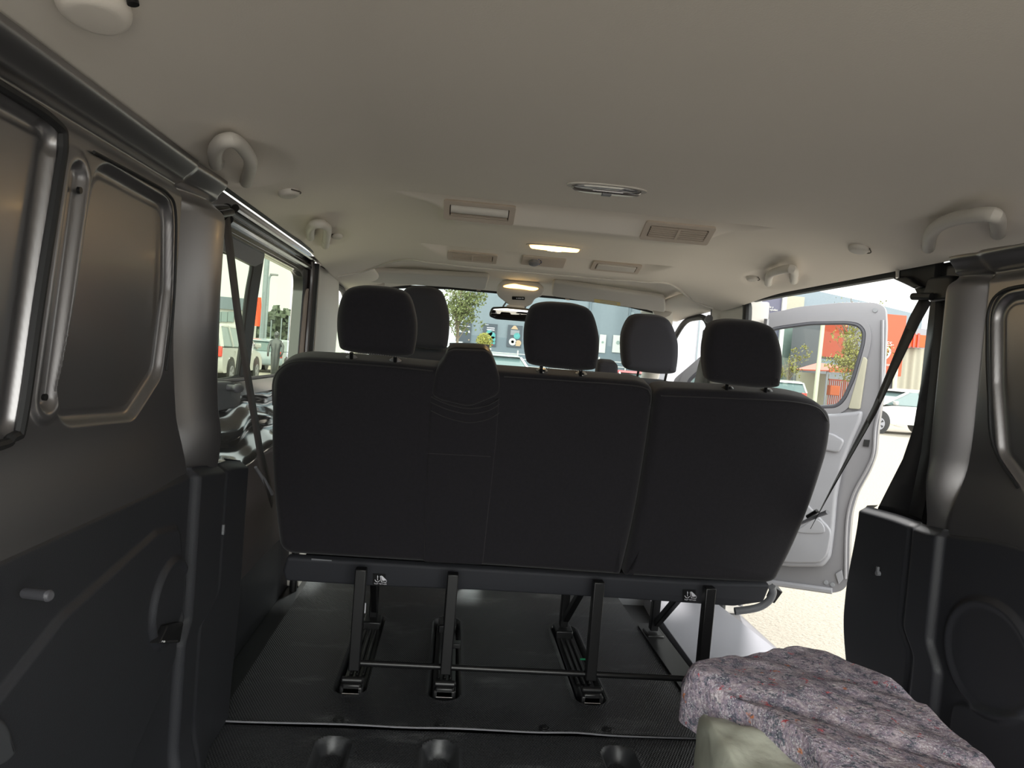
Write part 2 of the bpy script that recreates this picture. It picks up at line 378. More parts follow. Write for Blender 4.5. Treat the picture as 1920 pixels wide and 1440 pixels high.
# side bolsters of the headliner above the cab doors
for i, s in enumerate((-1, 1)):
    b = MB(); x0 = s * .80 + .01
    def bp(u, v, s=s):
        y = 2.70 + .95 * v; a = u * math.pi / 2 * 1.25
        w_ = .02 + .05 * sst(2.70, 2.95, y)
        return V((s * (.86 - .20 * math.sin(a) * (.6 + .4 * sst(2.7, 3.0, y))), y, 1.262 - .045 * math.cos(a * .9) * (.4 + .6 * sst(2.7, 3.0, y)) - .05 * (v ** 2) * .6))
    struct(b.grid(bp, 0, 1, 16, 0, 1, 30).build('trim_%d' % (3 + i), M['headliner'], smooth=70))
# roof skin above the headliner
struct(MB().box((0, 1.55, 1.40), (1.92, 3.9, .03)).build('ceiling', M['silver']))

# ---- floor: steel pan, then two rubber mats
struct(MB().box((0, 1.3, -.075), (1.78, 3.4, .05)).build('floor', M['blackmetal']))
struct(MB().box((0, 3.55, -.20), (1.70, 1.3, .05)).build('floor', M['trimblack']))
def slot_depth(x, y, slots, hw, dep):
    z = 0
    for sx, ya, yb in slots:
        cy = max(ya + hw, min(yb - hw, y)); d = math.hypot(x - sx, y - cy) - hw
        if d < .012: z = min(z, -dep * sst(.004, -.012, d) if d < .004 else 0)
        if 0 < d < .010: z += .003 * (1 - abs(d - .005) / .005)
    return z
def sst2(a, b, x): return sst(b, a, x)
def slot_h(x, y, slots, hw, dep):
    z = 0.0
    for sx, ya, yb in slots:
        cy = max(ya + hw, min(yb - hw, y)); d = math.hypot(x - sx, y - cy) - hw
        z -= dep * (1 - sst(-.018, .0, d))
        if -.004 < d < .010: z += .0035 * (1 - abs(d - .003) / .007)
    return z
FS = [(-.505, 1.845, 2.42), (-.252, 1.835, 2.43), (.152, 1.84, 2.41)]
def fmat(u, v):
    x = -.795 + 1.225 * u; y = 1.70 + 1.30 * v
    return V((x, y, slot_h(x, y, FS, .044, .034) + .0015 * noise.noise(V((x * 3, y * 3, 0)))))
mat1 = MB().grid(fmat, 0, 1, 245, 0, 1, 240)
tag(mat1.build('floor_mat', M['rubber']), 'black ribbed rubber floor mat under the bench seat with slots for its legs', 'floor mat')
RS = [(-.505, 1.05, 1.655), (-.258, 1.05, 1.655), (.170, 1.05, 1.655), (.47, 1.05, 1.655)]
def rmat(u, v):
    x = -.795 + 1.62 * u; y = .2 + 1.495 * v
    z = slot_h(x, y, RS, .042, .032)
    return V((x, y, z - .006 + .001 * noise.noise(V((x * 3, y * 3, 4)))))
tag(MB().grid(rmat, 0, 1, 320, 0, 1, 300).build('floor_mat', M['rubber']), 'black ribbed rubber load floor mat nearest the camera, with rounded sockets moulded in it', 'floor mat')
seam = [W(px, py, z=.002) for px, py in ((402, 1340), (408, 1350), (470, 1354), (640, 1358), (760, 1364), (860, 1366), (1000, 1373), (1080, 1374), (1160, 1380), (1330, 1386), (1420, 1391))]
struct(MB().tube(smooth_path(seam, 5), .0022, 6).build('trim_5', M['palegrey']))
plug0 = None
for px, py, lab in ((635, 1350, 'round black floor plug below the leftmost leg of the bench'), (826, 1359, 'round black floor plug below the second bench leg from the left'), (1020, 1366, 'round floor plug with a worn shiny rim, at the seam between the mats'), (1138, 1369, 'round black floor plug at the mat seam, rightmost of the four')):
    p = W(px, py, z=.0)
    if plug0 is None:
        plug0 = MB().cyl((p.x, p.y, -.002), (p.x, p.y, .003), .014, 20).cyl((p.x, p.y, .002), (p.x, p.y, .0045), .008, 16).build('floor_plug', M['black'], bevel=.001)
        base_ = p; o = plug0
    else:
        o = plug0.copy(); col.objects.link(o); o.location = p - base_
    tag(o, lab, 'floor plug', 'plugs along the mat seam')
# door sill / step on the sliding-door side
sill = [(.515, 1.74), (.835, 1.74), (.86, 2.30), (.80, 2.95), (.57, 2.95), (.53, 2.45)]
struct(MB().prism(rpoly([V((x, y, -.05)) for x, y in sill], .03, 4), (0, 0, .062)).build('trim_6', mat('lilac_grey_step', (.22, .22, .25), .5, bump=(700, .15, .001)), bevel=.008))
struct(MB().box((.90, 2.25, -.13), (.13, 1.2, .16)).build('trim_7', M['silver'], bevel=.02))

# ---- side walls, pressed metal sheets
def side_wall(s, X):
    if s < 0:
        PA = [(.30, .775), (.875, .778), (.893, .79), (.944, 1.156), (.93, 1.168), (.30, 1.170)]
        PB = [(.955, .782), (1.20, .770), (1.30, .84), (1.325, 1.00), (1.305, 1.150), (1.036, 1.156)]
        y_l = lambda z: 1.352 + .055 * sst(.95, .62, z) if False else 1.352 + .06 * (1 - sst(.62, .95, z))
        y_r = lambda z: 1.508 + .055 * (1 - sst(.62, .95, z))
    else:
        PA = [(.30, .775), (.95, .778), (.97, .79), (1.02, 1.14), (1.0, 1.15), (.30, 1.150)]
        PB = [(1.08, .765), (1.26, .722), (1.365, .80), (1.400, .95), (1.425, 1.135), (1.12, 1.150)]
        y_l = lambda z: 1.452 + .018 * (1 - sst(.62, .85, z))
        y_r = lambda z: 1.545 - .01 * (1 - sst(.62, .8, z)) + .02 * math.exp(-((z - .78) / .08) ** 2) * 0
    PAi = inset2(PA, .025); PBi = inset2(PB, .05)
    def f(u, v):
        z = .60 + (1.236 - .60) * v; yr = y_r(z); y = -.35 + (yr + .035 + .35) * u
        o = 0.0                                  # + is outwards, away from the cabin
        o += .014 * sst(1.165, 1.19, z) * (1 - sst(1.19, 1.2, z)) - .024 * sst(1.196, 1.23, z)
        for P, r in ((PAi, .025), (PBi, .05)):
            if y < 1.5:
                d = rsd(y, z, P, r)
                o += .012 * (1 - sst(-.010, .002, d)) + .0018 * (1 - sst(.003, .007, abs(d + .016)))
        # the slotted post between the two pressed panels
        if y < 1.1 or s > 0:
            ax = V((.990, 1.147)) if s < 0 else V((1.075, 1.13)); bx = V((.941, .793)) if s < 0 else V((1.02, .80))
            p_ = V((y, z)); t = max(0, min(1, (p_ - ax).dot(bx - ax) / (bx - ax).length_squared)); q = ax + (bx - ax) * t
            t2 = max(.09, min(.91, t)); q = ax + (bx - ax) * t2; d = (p_ - q).length
            o += -.005 * (1 - sst(.028, .040, d)) + .012 * (1 - sst(.008, .024, d))
        # ledge under the panels swelling into the cabin
        led = (1 - sst(.64, .775, z)); o -= .024 * led * (1 - .25 * sst(1.2, 1.4, y))
        # the pillar
        yl = y_l(z); fl = (1 - .75 * (1 - sst(.62, .74, z))) * (1 - .85 * sst(1.15, 1.22, z))
        o -= (-.030 * sst(yl - .014, yl + .010, y) + .058 * math.sin(math.pi / 2 * max(0, min(1, (y - yl) / (yr - yl))))) * fl
        o += .10 * sst(yr - .012, yr + .035, y)
        o -= .018 * math.exp(-((y - (yl + yr) / 2) / .05) ** 2) * sst(1.2, 1.1, z) * 0
        return V((X + s * o, y, z))
    return MB().grid(f, 0, 1, 640, 0, 1, 280)
wl = struct(side_wall(-1, -.810).build('wall_left', M['paint'], smooth=60))
wr = struct(side_wall(1, .845).build('wall_right', M['paint'], smooth=60))
gap_shade = smooth_path([V((-.807, y, z)) for y, z in ((.30, 1.176), (.80, 1.173), (.925, 1.168), (.946, 1.150), (.940, 1.10), (.915, .95), (.893, .80), (.875, .780), (.80, .772), (.30, .770))], 6)
struct(MB().tube(gap_shade, .0065, 8).build('trim_24', M['seal']))      # black strip standing in for the shade in the near left panel's gap
struct(MB().tube(smooth_path([V((-.806, y, z)) for y, z in ((1.02, 1.158), (1.20, 1.160), (1.27, 1.157), (1.305, 1.135), (1.318, 1.05), (1.322, .95), (1.308, .85))], 6), .0025, 6).build('trim_25', M['seal']))
struct(MB().tube(smooth_path([V((.840, y, z)) for y, z in ((1.30, 1.150), (1.39, 1.145), (1.425, 1.11), (1.420, 1.03), (1.402, .93), (1.375, .82), (1.30, .745))], 6), .0035, 6).build('trim_26', M['seal']))
for px, py in ((152, 357), (87, 745)):      # bolt holes in the slotted post
    p = W(px, py, x=-.806); MB().cyl(p, p + V((-.004, 0, 0)), .0045, 14).build('bolt_hole', M['black'], wl)
# outer skins
for s, o_ in ((-1, wl), (1, wr)):
    MB().box((s * .965, .62, .45), (.02, 1.98, 1.9)).build('outer_skin', M['silver'], o_)
# headliner edge seal along the left and right
struct(MB().tube([(-.805, -.35, 1.236), (-.806, 2.80, 1.236)], .006, 6).build('trim_8', M['seal']))
struct(MB().tube([(.836, -.35, 1.238), (.836, 2.72, 1.238)], .006, 6).build('trim_9', M['seal']))

# ---- lower plastic trims
def lower_trim(s, X):
    if s < 0:
        ztop = lambda y: .660 - .02 * sst(1.38, 1.6, y) - .02 * sst(1.6, 1.78, y)
        yed = lambda z: 1.775 - .03 * (1 - sst(0, .3, z)); spk = (1.305, .43, .085, .082); c0, c1, c2, c3 = 1.405, 1.56, 1.375, 1.45
        big = [(.2, .20), (.75, .46), (.95, .535), (1.24, .575), (1.34, .56), (1.37, .48), (1.36, .30), (1.2, .20), (.8, -.1), (.2, -.1)]; zk = (.315, .365)
    else:
        ztop = lambda y: .648 - .034 * sst(1.26, 1.53, y) - .008 * sst(1.6, 1.8, y)
        yed = lambda z: 1.800 + .022 * sst(.6, .36, z) if False else 1.800 + .025 * (1 - sst(.36, .6, z)) - .085 * (1 - sst(0, .33, z)); spk = (1.30, .40, .13, .12); c0, c1, c2, c3 = 1.465, 1.545, 1.43, 1.50
        big = [(.2, .12), (1.0, .30), (1.2, .33), (1.38, .27), (1.38, .15), (1.2, .05), (.2, -.1)]; zk = (.305, .375)
    bi = inset2(big, .03)
    def f(u, v):
        y0 = -.35
        z_ = v; y = y0 + (yed(v * .62) - y0) * u; z = ztop(y) * v
        o = 0.0
        k = sst(zk[0], zk[1], z); a = c2 + (c0 - c2) * k; b = c3 + (c1 - c3) * k
        o -= (.016) * sst(a - .012, a + .006, y) * (1 - sst(b - .006, b + .02, y))
        o -= .012 * sst(b, b + .03, y)
        if y < c2 + .05:
            d = rsd(y, z, bi, .03); o -= .008 * (1 - sst(-.006, .006, d)); 
            e = math.hypot((y - spk[0]) / spk[2], (z - spk[1]) / spk[3]); o -= .010 * (1 - sst(.88, 1.02, e)) - .005 * (1 - sst(.76, .90, e))
        o += .02 * sst(.97, 1.0, v) + .05 * sst(.985, 1, u)
        o -= .02 * (1 - sst(.0, .12, z)) * (1 - sst(1.45, 1.6, y))
        return V((X + s * o, y, z))
    return MB().grid(f, 0, 1, 640, 0, 1, 230)
tl = struct(lower_trim(-1, -.783).build('trim_10', M['trim'], smooth=60))
tr_ = struct(lower_trim(1, .818).build('trim_11', M['trim'], smooth=60))
# belt guide in the left pillar cover, clips, tie-down peg
g = empty('trim_socket', (-.79, 1.415, .335), 'small black latch socket set in the left pillar cover, beside the speaker', 'socket')
MB().puff(rpoly([W(px, py, x=-.757) for px, py in ((316, 1172), (345, 1166), (338, 1205), (300, 1207))], .004, 3), (1, 0, 0), .02, .003).build('housing', M['black'], g)
MB().tube([W(308, 1203, x=-.755), W(332, 1202, x=-.755)], .0018, 8).build('shiny_bar', M['steel'], g)
g = tag(MB().tube([W(46, 1112, x=-.766), W(92, 1117, x=-.728)], [.006, .0065], 14).tube([W(90, 1117, x=-.730), W(96, 1117.5, x=-.726)], [.0075, .0055], 14).build('tie_down_peg', mat('peg_grey', (.07, .07, .08), .4), bevel=.001), 'short grey round peg sticking out of the lower left side trim', 'peg')
g = tag(MB().puff(rpoly([W(px, py, x=-.77) for px, py in ((-60, 1340), (10, 1345), (22, 1360), (36, 1410), (20, 1430), (-60, 1470))], .015, 5), (1, 0, 0), .03, .008).build('moulded_grip', mat('grip_grey', (.06, .063, .07), .5)), 'grey moulded grip at the bottom left edge of the side trim', 'handle')
for px, py, x, lab in ((418, 998, -.768, 'small shiny clip in the dark left pillar cover'), (1645, 1075, .800, 'small clip in the black right pillar cover'), (372, 1385, -.775, 'small clip low on the left trim by the end of the mat seam')):
    p = W(px, py, x=x); s = 1 if x > 0 else -1
    e = MB().cyl(p + V((s * .01, 0, 0)), p - V((s * .003, 0, 0)), .006, 14).box(p + V((0, 0, .010)), (.006, .007, .014)).build('trim_clip', M['greyplastic'], bevel=.001)
    tag(e, lab, 'clip', 'trim clips')

# ---- recessed band beside the belts: dark pillar skins at the end of each side wall
edge = [(1.654, 1.235), (1.656, 1.17), (1.661, 1.04), (1.662, .94), (1.673, .83), (1.703, .744), (1.747, .667), (1.785, .60), (1.80, .40), (1.76, .2), (1.72, -.05), (1.50, -.05), (1.50, 1.235)]
struct(MB().prism([V((.868, y, z)) for y, z in edge], (.08, 0, 0)).build('wall_right', M['paintdark'], bevel=.006))
struct(MB().prism([V((-.868, y - .005, z)) for y, z in edge], (-.04, 0, 0)).build('wall_left', M['paintdark'], bevel=.006))
# sliding door opening, right: rail, seal, bracket
struct(MB().prism(rpoly([V((.852, y, z)) for y, z in ((1.63, 1.262), (2.72, 1.262), (2.72, 1.221), (1.80, 1.219), (1.72, 1.205), (1.675, 1.15), (1.63, 1.15))], .02, 4), (.022, 0, 0)).build('trim_12', M['seal'], bevel=.006))
struct(MB().tube(smooth_path([(.93, 2.715, 1.16), (.93, 2.715, 1.10), (.93, 2.715, .9), (.93, 2.715, .4), (.93, 2.715, 0)], 6), .010, 8).build('trim_13', M['silver']))
g = empty('door_bracket', W(1684, 515, x=.84), 'steel pin on a black bracket at the top of the sliding door opening', 'bracket')
MB().cyl(W(1684, 497, x=.83), W(1684, 521, x=.83), .006, 16).build('pin', M['steel'], g)
MB().puff(rpoly([W(px, py, x=.835) for px, py in ((1674, 517), (1700, 519), (1724, 537), (1712, 541), (1696, 533), (1674, 523))], .004, 3), (-1, 0, 0), .03, .004).build('plate', M['black'], g)

# ---- B pillars and cab sides
struct(MB().prism(rpoly([V((-.842, y, z)) for y, z in ((2.80, -.05), (2.80, 1.225), (3.24, 1.235), (3.30, 1.05), (3.26, .7), (3.26, -.05))], .02, 4), (-.10, 0, 0)).build('wall_left', M['lightplastic'], bevel=.015))
struct(MB().prism(rpoly([V((.846, y, z)) for y, z in ((2.745, -.05), (2.735, 1.23), (3.13, 1.245), (3.10, 1.1), (3.08, .7), (3.08, -.05))], .02, 4), (.10, 0, 0)).build('wall_right', M['lightplastic'], bevel=.015))
struct(MB().tube(smooth_path([(.85, 2.715, -.05), (.85, 2.715, .6), (.85, 2.715, 1.12), (.85, 2.75, 1.225), (.86, 2.9, 1.24)], 5), .018, 10).build('trim_14', M['seal']))
struct(MB().tube(smooth_path([(-.853, 2.765, -.05), (-.853, 2.765, .6), (-.853, 2.765, 1.12), (-.853, 2.77, 1.225)], 5), .014, 10).build('trim_15', M['seal']))
# cab door openings: dark seal arcs
ARC = [(3.13, -.1), (3.13, .7), (3.14, 1.06), (3.20, 1.17), (3.34, 1.192), (3.55, 1.165), (3.80, 1.00), (4.02, .82), (4.10, .70), (4.10, .2), (4.05, -.1)]
for i, s in enumerate((-1, 1)):
    struct(MB().tube(smooth_path([V((s * (.86), y, z)) for y, z in ARC], 6), .014, 8).build('trim_%d' % (16 + i), M['seal']))
struct(MB().prism([V((-.90, y, z)) for y, z in ((3.2, -.2), (3.2, .72), (4.1, .66), (4.1, -.2))], (-.06, 0, 0)).build('door_2', M['greyplastic'], bevel=.01))
struct(MB().add([V((-.91, 3.15, .70)), V((-.91, 4.08, .66)), V((-.88, 3.75, 1.05)), V((-.88, 3.25, 1.2))], [(0, 1, 2, 3)]).build('window_3', M['glassgreen']))
for i, s in enumerate((-1, 1)):
    struct(MB().tube(smooth_path([(s * .70, 3.38, 1.225), (s * .755, 3.55, 1.15), (s * .81, 3.85, .95), (s * .86, 4.2, .70)], 6), [.05] * 19, 12).build('trim_%d' % (18 + i), M['lightplastic']))
# windscreen, dashboard, bonnet
wsx = [(-.74, 3.47, 1.245), (.74, 3.47, 1.245), (.86, 4.40, .66), (-.86, 4.40, .66)]
struct(MB().add([V(p) for p in wsx], [(0, 1, 2, 3)]).build('window_2', M['glass']))
struct(MB().tube([(-.72, 3.475, 1.208), (-.55, 3.475, 1.232), (-.35, 3.475, 1.244), (.35, 3.475, 1.244), (.55, 3.475, 1.232), (.72, 3.475, 1.208)], .008, 8).build('trim_20', M['seal']))
dash = MB(); prof = [(3.72, .10), (3.66, .35), (3.72, .52), (3.85, .60), (4.36, .62), (4.36, .1)]
dash.prism([V((-.84, y, z)) for y, z in prof], (1.68, 0, 0))
tag(dash.build('dashboard', M['trim'], bevel=.03, seg=3), 'dark dashboard under the windscreen ahead of the front seats', 'dashboard')
g = empty('steering_wheel', (-.40, 3.43, .56), 'black steering wheel ahead of the driver seat', 'steering wheel')
rot = Matrix.Rotation(R(-62), 3, 'X')
MB().tube([V((-.40, 3.43, .56)) + rot @ V((.185 * math.cos(t * math.pi / 16), .185 * math.sin(t * math.pi / 16), 0)) for t in range(32)], .013, 8, closed=True).build('rim', M['black'], g)
MB().bar((-.58, 3.43, .56), (-.22, 3.43, .56), .03, .02).bar(V((-.40, 3.43, .56)), V((-.40, 3.662, .46)), .07, .07).build('spokes', M['black'], g, bevel=.006)
struct(MB().prism([V((-.84, y, z)) for y, z in ((4.40, .62), (4.75, .52), (4.95, .35), (5.0, -.1), (4.42, -.1))], (1.68, 0, 0)).build('wall_front', M['silver'], bevel=.05, seg=3))

# ---- left side: wall below the window, folded sill, sliding window
struct(MB().prism(rpoly([V((-.885, y, z)) for y, z in ((1.50, -.05), (2.86, -.05), (2.86, .60), (1.50, .60))], .02, 3), (-.05, 0, 0)).build('wall_left', M['trim'], bevel=.01))
MW = mat('mauve_grey_panel', (.06, .05, .052), .6)
struct(MB().puff(rpoly([V((-.872, y, z)) for y, z in ((1.80, .20), (2.72, .20), (2.72, .56), (1.95, .56), (1.80, .50))], .08, 6), (1, 0, 0), .02, .01).build('wall_left', MW))
def sillf(u, v):          # shiny pressed folds under the window
    y = 1.72 + 1.10 * u; z = .58 + .215 * v
    wv = .012 * math.sin(v * 17 + .6 * noise.noise(V((y * 6, 0, 2)))) + .010 * noise.noise(V((y * 7, v * 5, 1)))
    return V((-.835 - .065 * v + wv, y, z + .012 * math.sin(y * 9 + v * 3)))
struct(MB().grid(sillf, 0, 1, 90, 0, 1, 60).build('trim_21', mat('gloss_grey_paint', (.10, .10, .098), .14, metal=.3, coat=.6), smooth=80))
win = struct(empty('window_1', (-.9, 2.3, .95)))
XW = -.905
def wl_(pts, x=XW): return [W(px, py, x=x) for px, py in pts]
outer = rpoly([V((XW, y, z)) for y, z in ((1.66, .76), (1.66, 1.262), (2.80, 1.262), (2.80, .76))], [.02, .06, .06, .02], 6)
inner = rpoly([V((XW, y, z)) for y, z in ((1.72, .800), (1.74, 1.172), (2.655, 1.172), (2.64, .800))], [.03, .06, .07, .03], 6)
MB().prism(outer, (.035, 0, 0), inner).build('frame', M['paintdark'], win, bevel=.010, seg=3)
MB().tube([V((-.868, 1.78, 1.205)), V((-.868, 2.72, 1.205))], .012, 10).tube([V((-.860, 1.80, 1.238)), V((-.860, 2.76, 1.238))], .010, 10).tube([V((-.875, 1.80, 1.182)), V((-.875, 2.60, 1.182))], .006, 8).build('track', mat('gloss_dark_rail', (.05, .048, .047), .15, metal=.4, coat=.6), win)
for k in range(3):
    MB().tube([W(484, 459 + 6 * k, x=-.885), W(556, 497 + 6 * k, x=-.885)], .0025, 6).build('runner', M['greyplastic'], win)
MB().tube([V((-.885, 1.80, .803)), V((-.885, 2.66, .803))], .006, 8).tube([V((-.88, 1.80, .787)), V((-.88, 2.66, .787))], .005, 8).build('lower_track', M['palegrey'], win)
# sash: rear pane with its own dark border and the slanted centre bar
sash = smooth_path([W(412, 468, x=-.893), W(440, 478, x=-.893), W(466, 487, x=-.893), W(472, 500, x=-.893), W(462, 560, x=-.893), W(448, 690, x=-.893), W(440, 708, x=-.893), W(395, 716, x=-.893)], 5)
MB().tube(sash, .007, 8).build('sash_seal', M['seal'], win)
MB().prism([W(px, py, x=-.890) for px, py in ((478, 478), (496, 484), (484, 560), (466, 716), (446, 712), (462, 600))], (-.012, 0, 0)).build('centre_bar', M['seal'], win, bevel=.004)
MB().prism(rpoly(wl_([(424, 437), (497, 476), (494, 492), (478, 500), (418, 470)], -.882), .012, 5), (-.012, 0, 0)).build('sash_header', M['greyplastic'], win, bevel=.003)
MB().add([V((-.914, 1.72, .79)), V((-.914, 2.66, .79)), V((-.914, 2.66, 1.19)), V((-.914, 1.72, 1.19))], [(0, 1, 2, 3)]).build('pane', M['glassgreen'], win)
lt = empty('window_latch', W(450, 745, x=-.87), 'grey sliding-window latch block with an oval knob at the bottom of the left window', 'latch')
MB().puff(rpoly([W(px, py, x=-.862) for px, py in ((408, 716), (434, 716), (452, 722), (451, 757), (446, 764), (404, 772))], .006, 4), (1, 0, 0), .03, .004).build('latch_block', M['greyplastic'], lt)
kn = MB(); kc = W(446, 728, x=-.835); 
kn.tube([kc + V((-.03, 0, 0)), kc + V((-.012, 0, 0)), kc + V((0, 0, 0))], [.008, .008, .010], 12)
kn.tube([kc + V((0, -.03, 0)), kc + V((0, -.024, 0)), kc + V((0, -.01, 0)), kc + V((0, .012, 0)), kc + V((0, .028, 0)), kc + V((0, .034, 0))], [.002, .008, .0115, .0115, .007, .002], 14)
kn.build('knob', M['palegrey'], lt)
# pale inset panel on the dark post ahead of the window
struct(MB().puff(rpoly([W(px, py, x=-.868) for px, py in ((575, 541), (588, 541), (591, 560), (584, 640), (577, 720), (556, 720), (566, 620), (571, 560))], .018, 5), (1, 0, 0), .012, .003).build('trim_22', mat('taupe_cloth_insert', (.36, .31, .28), .85)))
struct(MB().tube(smooth_path([V((-.862, 2.745, .60)), V((-.862, 2.745, .9)), V((-.862, 2.755, 1.15)), V((-.862, 2.74, 1.25))], 5), .010, 8).build('trim_23', mat('mauve_seal', (.06, .045, .045), .3, coat=.3)))

# ================================================================ ceiling fittings
def on_ceil(px, py):
    r = ray(px, py).normalized(); t = .3
    while t < 6:
        p = CAM + r * t
        if p.z > ceil_z(p.x, p.y): break
        t += .004
    return p.x, p.y
def ceil_frame(x, y=None):
    if y is None: x, y = x
    e = .006
    zx = (ceil_z(x + e, y) - ceil_z(x - e, y)) / (2 * e); zy = (ceil_z(x, y + e) - ceil_z(x, y - e)) / (2 * e)
    X_ = V((1, 0, zx)).normalized(); Y_ = V((0, 1, zy)).normalized(); N_ = X_.cross(Y_).normalized() * -1
    return V((x, y, ceil_z(x, y))), X_, Y_, N_
def rect_on(c, X_, Y_, w, h, r, seg=5):
    return rpoly([c + X_ * (a * w / 2) + Y_ * (b * h / 2) for a, b in ((-1, -1), (1, -1), (1, 1), (-1, 1))], r, seg)
def vent(x, y, w, d, label, opened):
    c, X_, Y_, N_ = ceil_frame(on_ceil(x, y))
    g = empty('air_vent', c, label, 'air vent', 'ceiling air vents')
    o_ = rect_on(c + N_ * .006, X_, Y_, w, d, .008); i_ = rect_on(c + N_ * .006, X_, Y_, w - .03, d - .026, .004)
    MB().prism(o_, -N_ * .012, i_).build('frame', M['lightplastic2'], g, bevel=.002)
    MB().prism(rect_on(c + N_ * .0005, X_, Y_, w - .03, d - .026, .004), -N_ * .004).build('backing', M['slat'], g)
    wi, di = w - .036, d - .032
    if opened == 1:      # louvre slats with a centre rib
        n = 5
        for k in range(n):
            q = c + Y_ * (-di / 2 + di * (k + .5) / n) + N_ * .0045
            MB().bar(q - X_ * wi / 2, q + X_ * wi / 2, .0022, .006, up=N_).build('slat', M['lightplastic2'], g)
        MB().bar(c - Y_ * di / 2 + N_ * .007, c + Y_ * di / 2 + N_ * .007, .006, .004, up=N_).build('centre_rib', M['lightplastic2'], g)
    elif opened == 2:    # half turned barrel: rolled cover over fine slats
        q = c - Y_ * (di * .22) + N_ * .004
        MB().tube([q - X_ * wi / 2, q + X_ * wi / 2], di * .30, 14).build('barrel', M['lightplastic'], g)
        for k in range(3):
            q = c + Y_ * (di * (.12 + .14 * k)) + N_ * .004
            MB().bar(q - X_ * wi / 2, q + X_ * wi / 2, .0018, .006, up=N_).build('slat', M['lightplastic2'], g)
    else:                # closed flap
        MB().puff(rect_on(c + N_ * .009, X_, Y_, wi, di, .006), N_, .008, .003).build('flap', M['lightplastic'], g)
    return g
vent(899, 396, .180, .072, 'air vent with a rolled cover over its slats, left end of the nearer ceiling recess', 2)
vent(1270, 435, .184, .072, 'slatted air vent at the right end of the nearer ceiling recess', 1)
vent(886, 480, .178, .070, 'slatted air vent at the left end of the farther ceiling recess', 1)
vent(1155, 499, .180, .070, 'air vent closed by a smooth flap, right end of the farther ceiling recess', 0)
# climate control
c, X_, Y_, N_ = ceil_frame(on_ceil(1019, 489))
g = empty('climate_control', c, 'flat heater control panel with a round knob between the two farther ceiling vents', 'control panel')
MB().puff(rect_on(c + N_ * .006, X_, Y_, .160, .070, .008), N_, .012, .003).build('panel', M['lightplastic2'], g)
kb = MB(); kc = c - X_ * .035 + N_ * .004
kb.tube([kc, kc + N_ * .012, kc + N_ * .015], [.020, .018, .013], 24); k_o = kb.build('knob', M['palegrey'], g)
for k in range(6):
    a = R(-55 + 22 * k); q = kc + X_ * (  .027 * math.cos(a)) + Y_ * (.027 * math.sin(a)) + N_ * .003
    MB().cyl(q, q + N_ * .0006, .0028, 10).build('dial_mark', M['black'] if k % 2 else mat('blue_dial_mark', (.05, .08, .35), .5), k_o)
# dome lamps
def dome(x, y, w, d, label, lit):
    c, X_, Y_, N_ = ceil_frame(on_ceil(x, y))
    g = empty('dome_lamp', c, label, 'ceiling lamp', 'dome lamps')
    def lens_pts(sw, sd, off): return [c + N_ * off + X_ * (sw / 2 * (abs(math.cos(t)) ** .75) * (1 if math.cos(t) > 0 else -1)) + Y_ * (sd / 2 * math.sin(t)) for t in [2 * math.pi * k / 48 for k in range(48)]]
    MB().prism(lens_pts(w + .022, d + .016, .003), -N_ * .006, lens_pts(w, d, .003)).build('bezel', M['lightplastic'], g, bevel=.001)
    MB().puff(lens_pts(w, d, .013), N_, .012, .011, .001, 6).build('lens', M['lampon'] if lit else M['lens'], g)
    if lit:
        MB().puff(lens_pts(w * .30, d * .6, .0145), N_, .004, .002).build('bulb', M['lamphot'], g)
        l = bpy.data.lights.new('bulb_light', 'AREA'); l.shape = 'RECTANGLE'; l.size = .12; l.size_y = .03; l.energy = .35; l.color = (1, .62, .25)
        lo = bpy.data.objects.new('bulb_light', l); col.objects.link(lo); lo.location = c + N_ * .03; lo.rotation_euler = (-N_).to_track_quat('Z', 'Y').to_euler()
    else:
        MB().puff(lens_pts(w * .94, d * .8, .004), N_, .003, .002).build('reflector', M['steel'], g)
        MB().box(c + N_ * .0155, (.020, .014, .004)).build('switch', M['palegrey'], g, bevel=.001)
        MB().tube([c + X_ * -.03 + N_ * .008, c + X_ * .035 + N_ * .008], .003, 8).build('bulb', M['steel'], g)
    MB().box(c + N_ * .017, (.018, .008, .003)).build('switch', M['lightplastic2'], g, bevel=.001) if lit else None
dome(1138, 351, .150, .046, 'unlit ceiling lamp with a clear lens behind the nearer ceiling recess', False)
dome(1040, 462, .165, .042, 'lit amber ceiling lamp between the two ceiling recesses', True)
# grab handles
def grab(pts, r, label, name='grab_handle', base=.014):
    P = [V(p) for p in pts]; g = empty(name, P[0], label, 'grab handle', 'ceiling grab handles')
    MB().tube(smooth_path(P, 6), r, 14).build('grip', M['lightplastic'], g)
    for q, b in ((P[0], P[1]), (P[-1], P[-2])):
        MB().tube([q + V((0, 0, .012)), q, q + (b - q) * .35], [base * 1.15, base, r], 14).build('mount', M['lightplastic'], g)
    return g
def handle_px(px, drop, label, r=.0125):
    """px: the sight lines of foot, grip ..., foot"""
    q = []
    for k, (a, b) in enumerate(px):
        x, y = on_ceil(a, b); z = ceil_z(x, y)
        q.append(V((x, y, z - .002)) if k in (0, len(px) - 1) else W(a, b, z=z - drop))
    grab(q, r, label)
handle_px([(406, 304), (403, 285), (416, 266), (440, 264), (462, 286), (470, 308), (462, 338)], .022, 'large beige grab handle on the left ceiling edge, nearest the camera')
handle_px([(1741, 462), (1746, 438), (1765, 420), (1800, 408), (1848, 402), (1869, 408), (1872, 434)], .022, 'large beige grab handle on the right ceiling edge, above the closed rear panel', .0135)
handle_px([(582, 442), (582, 428), (592, 420), (608, 422), (614, 432), (610, 458)], .020, 'small beige grab handle on the left ceiling edge, above the side window')
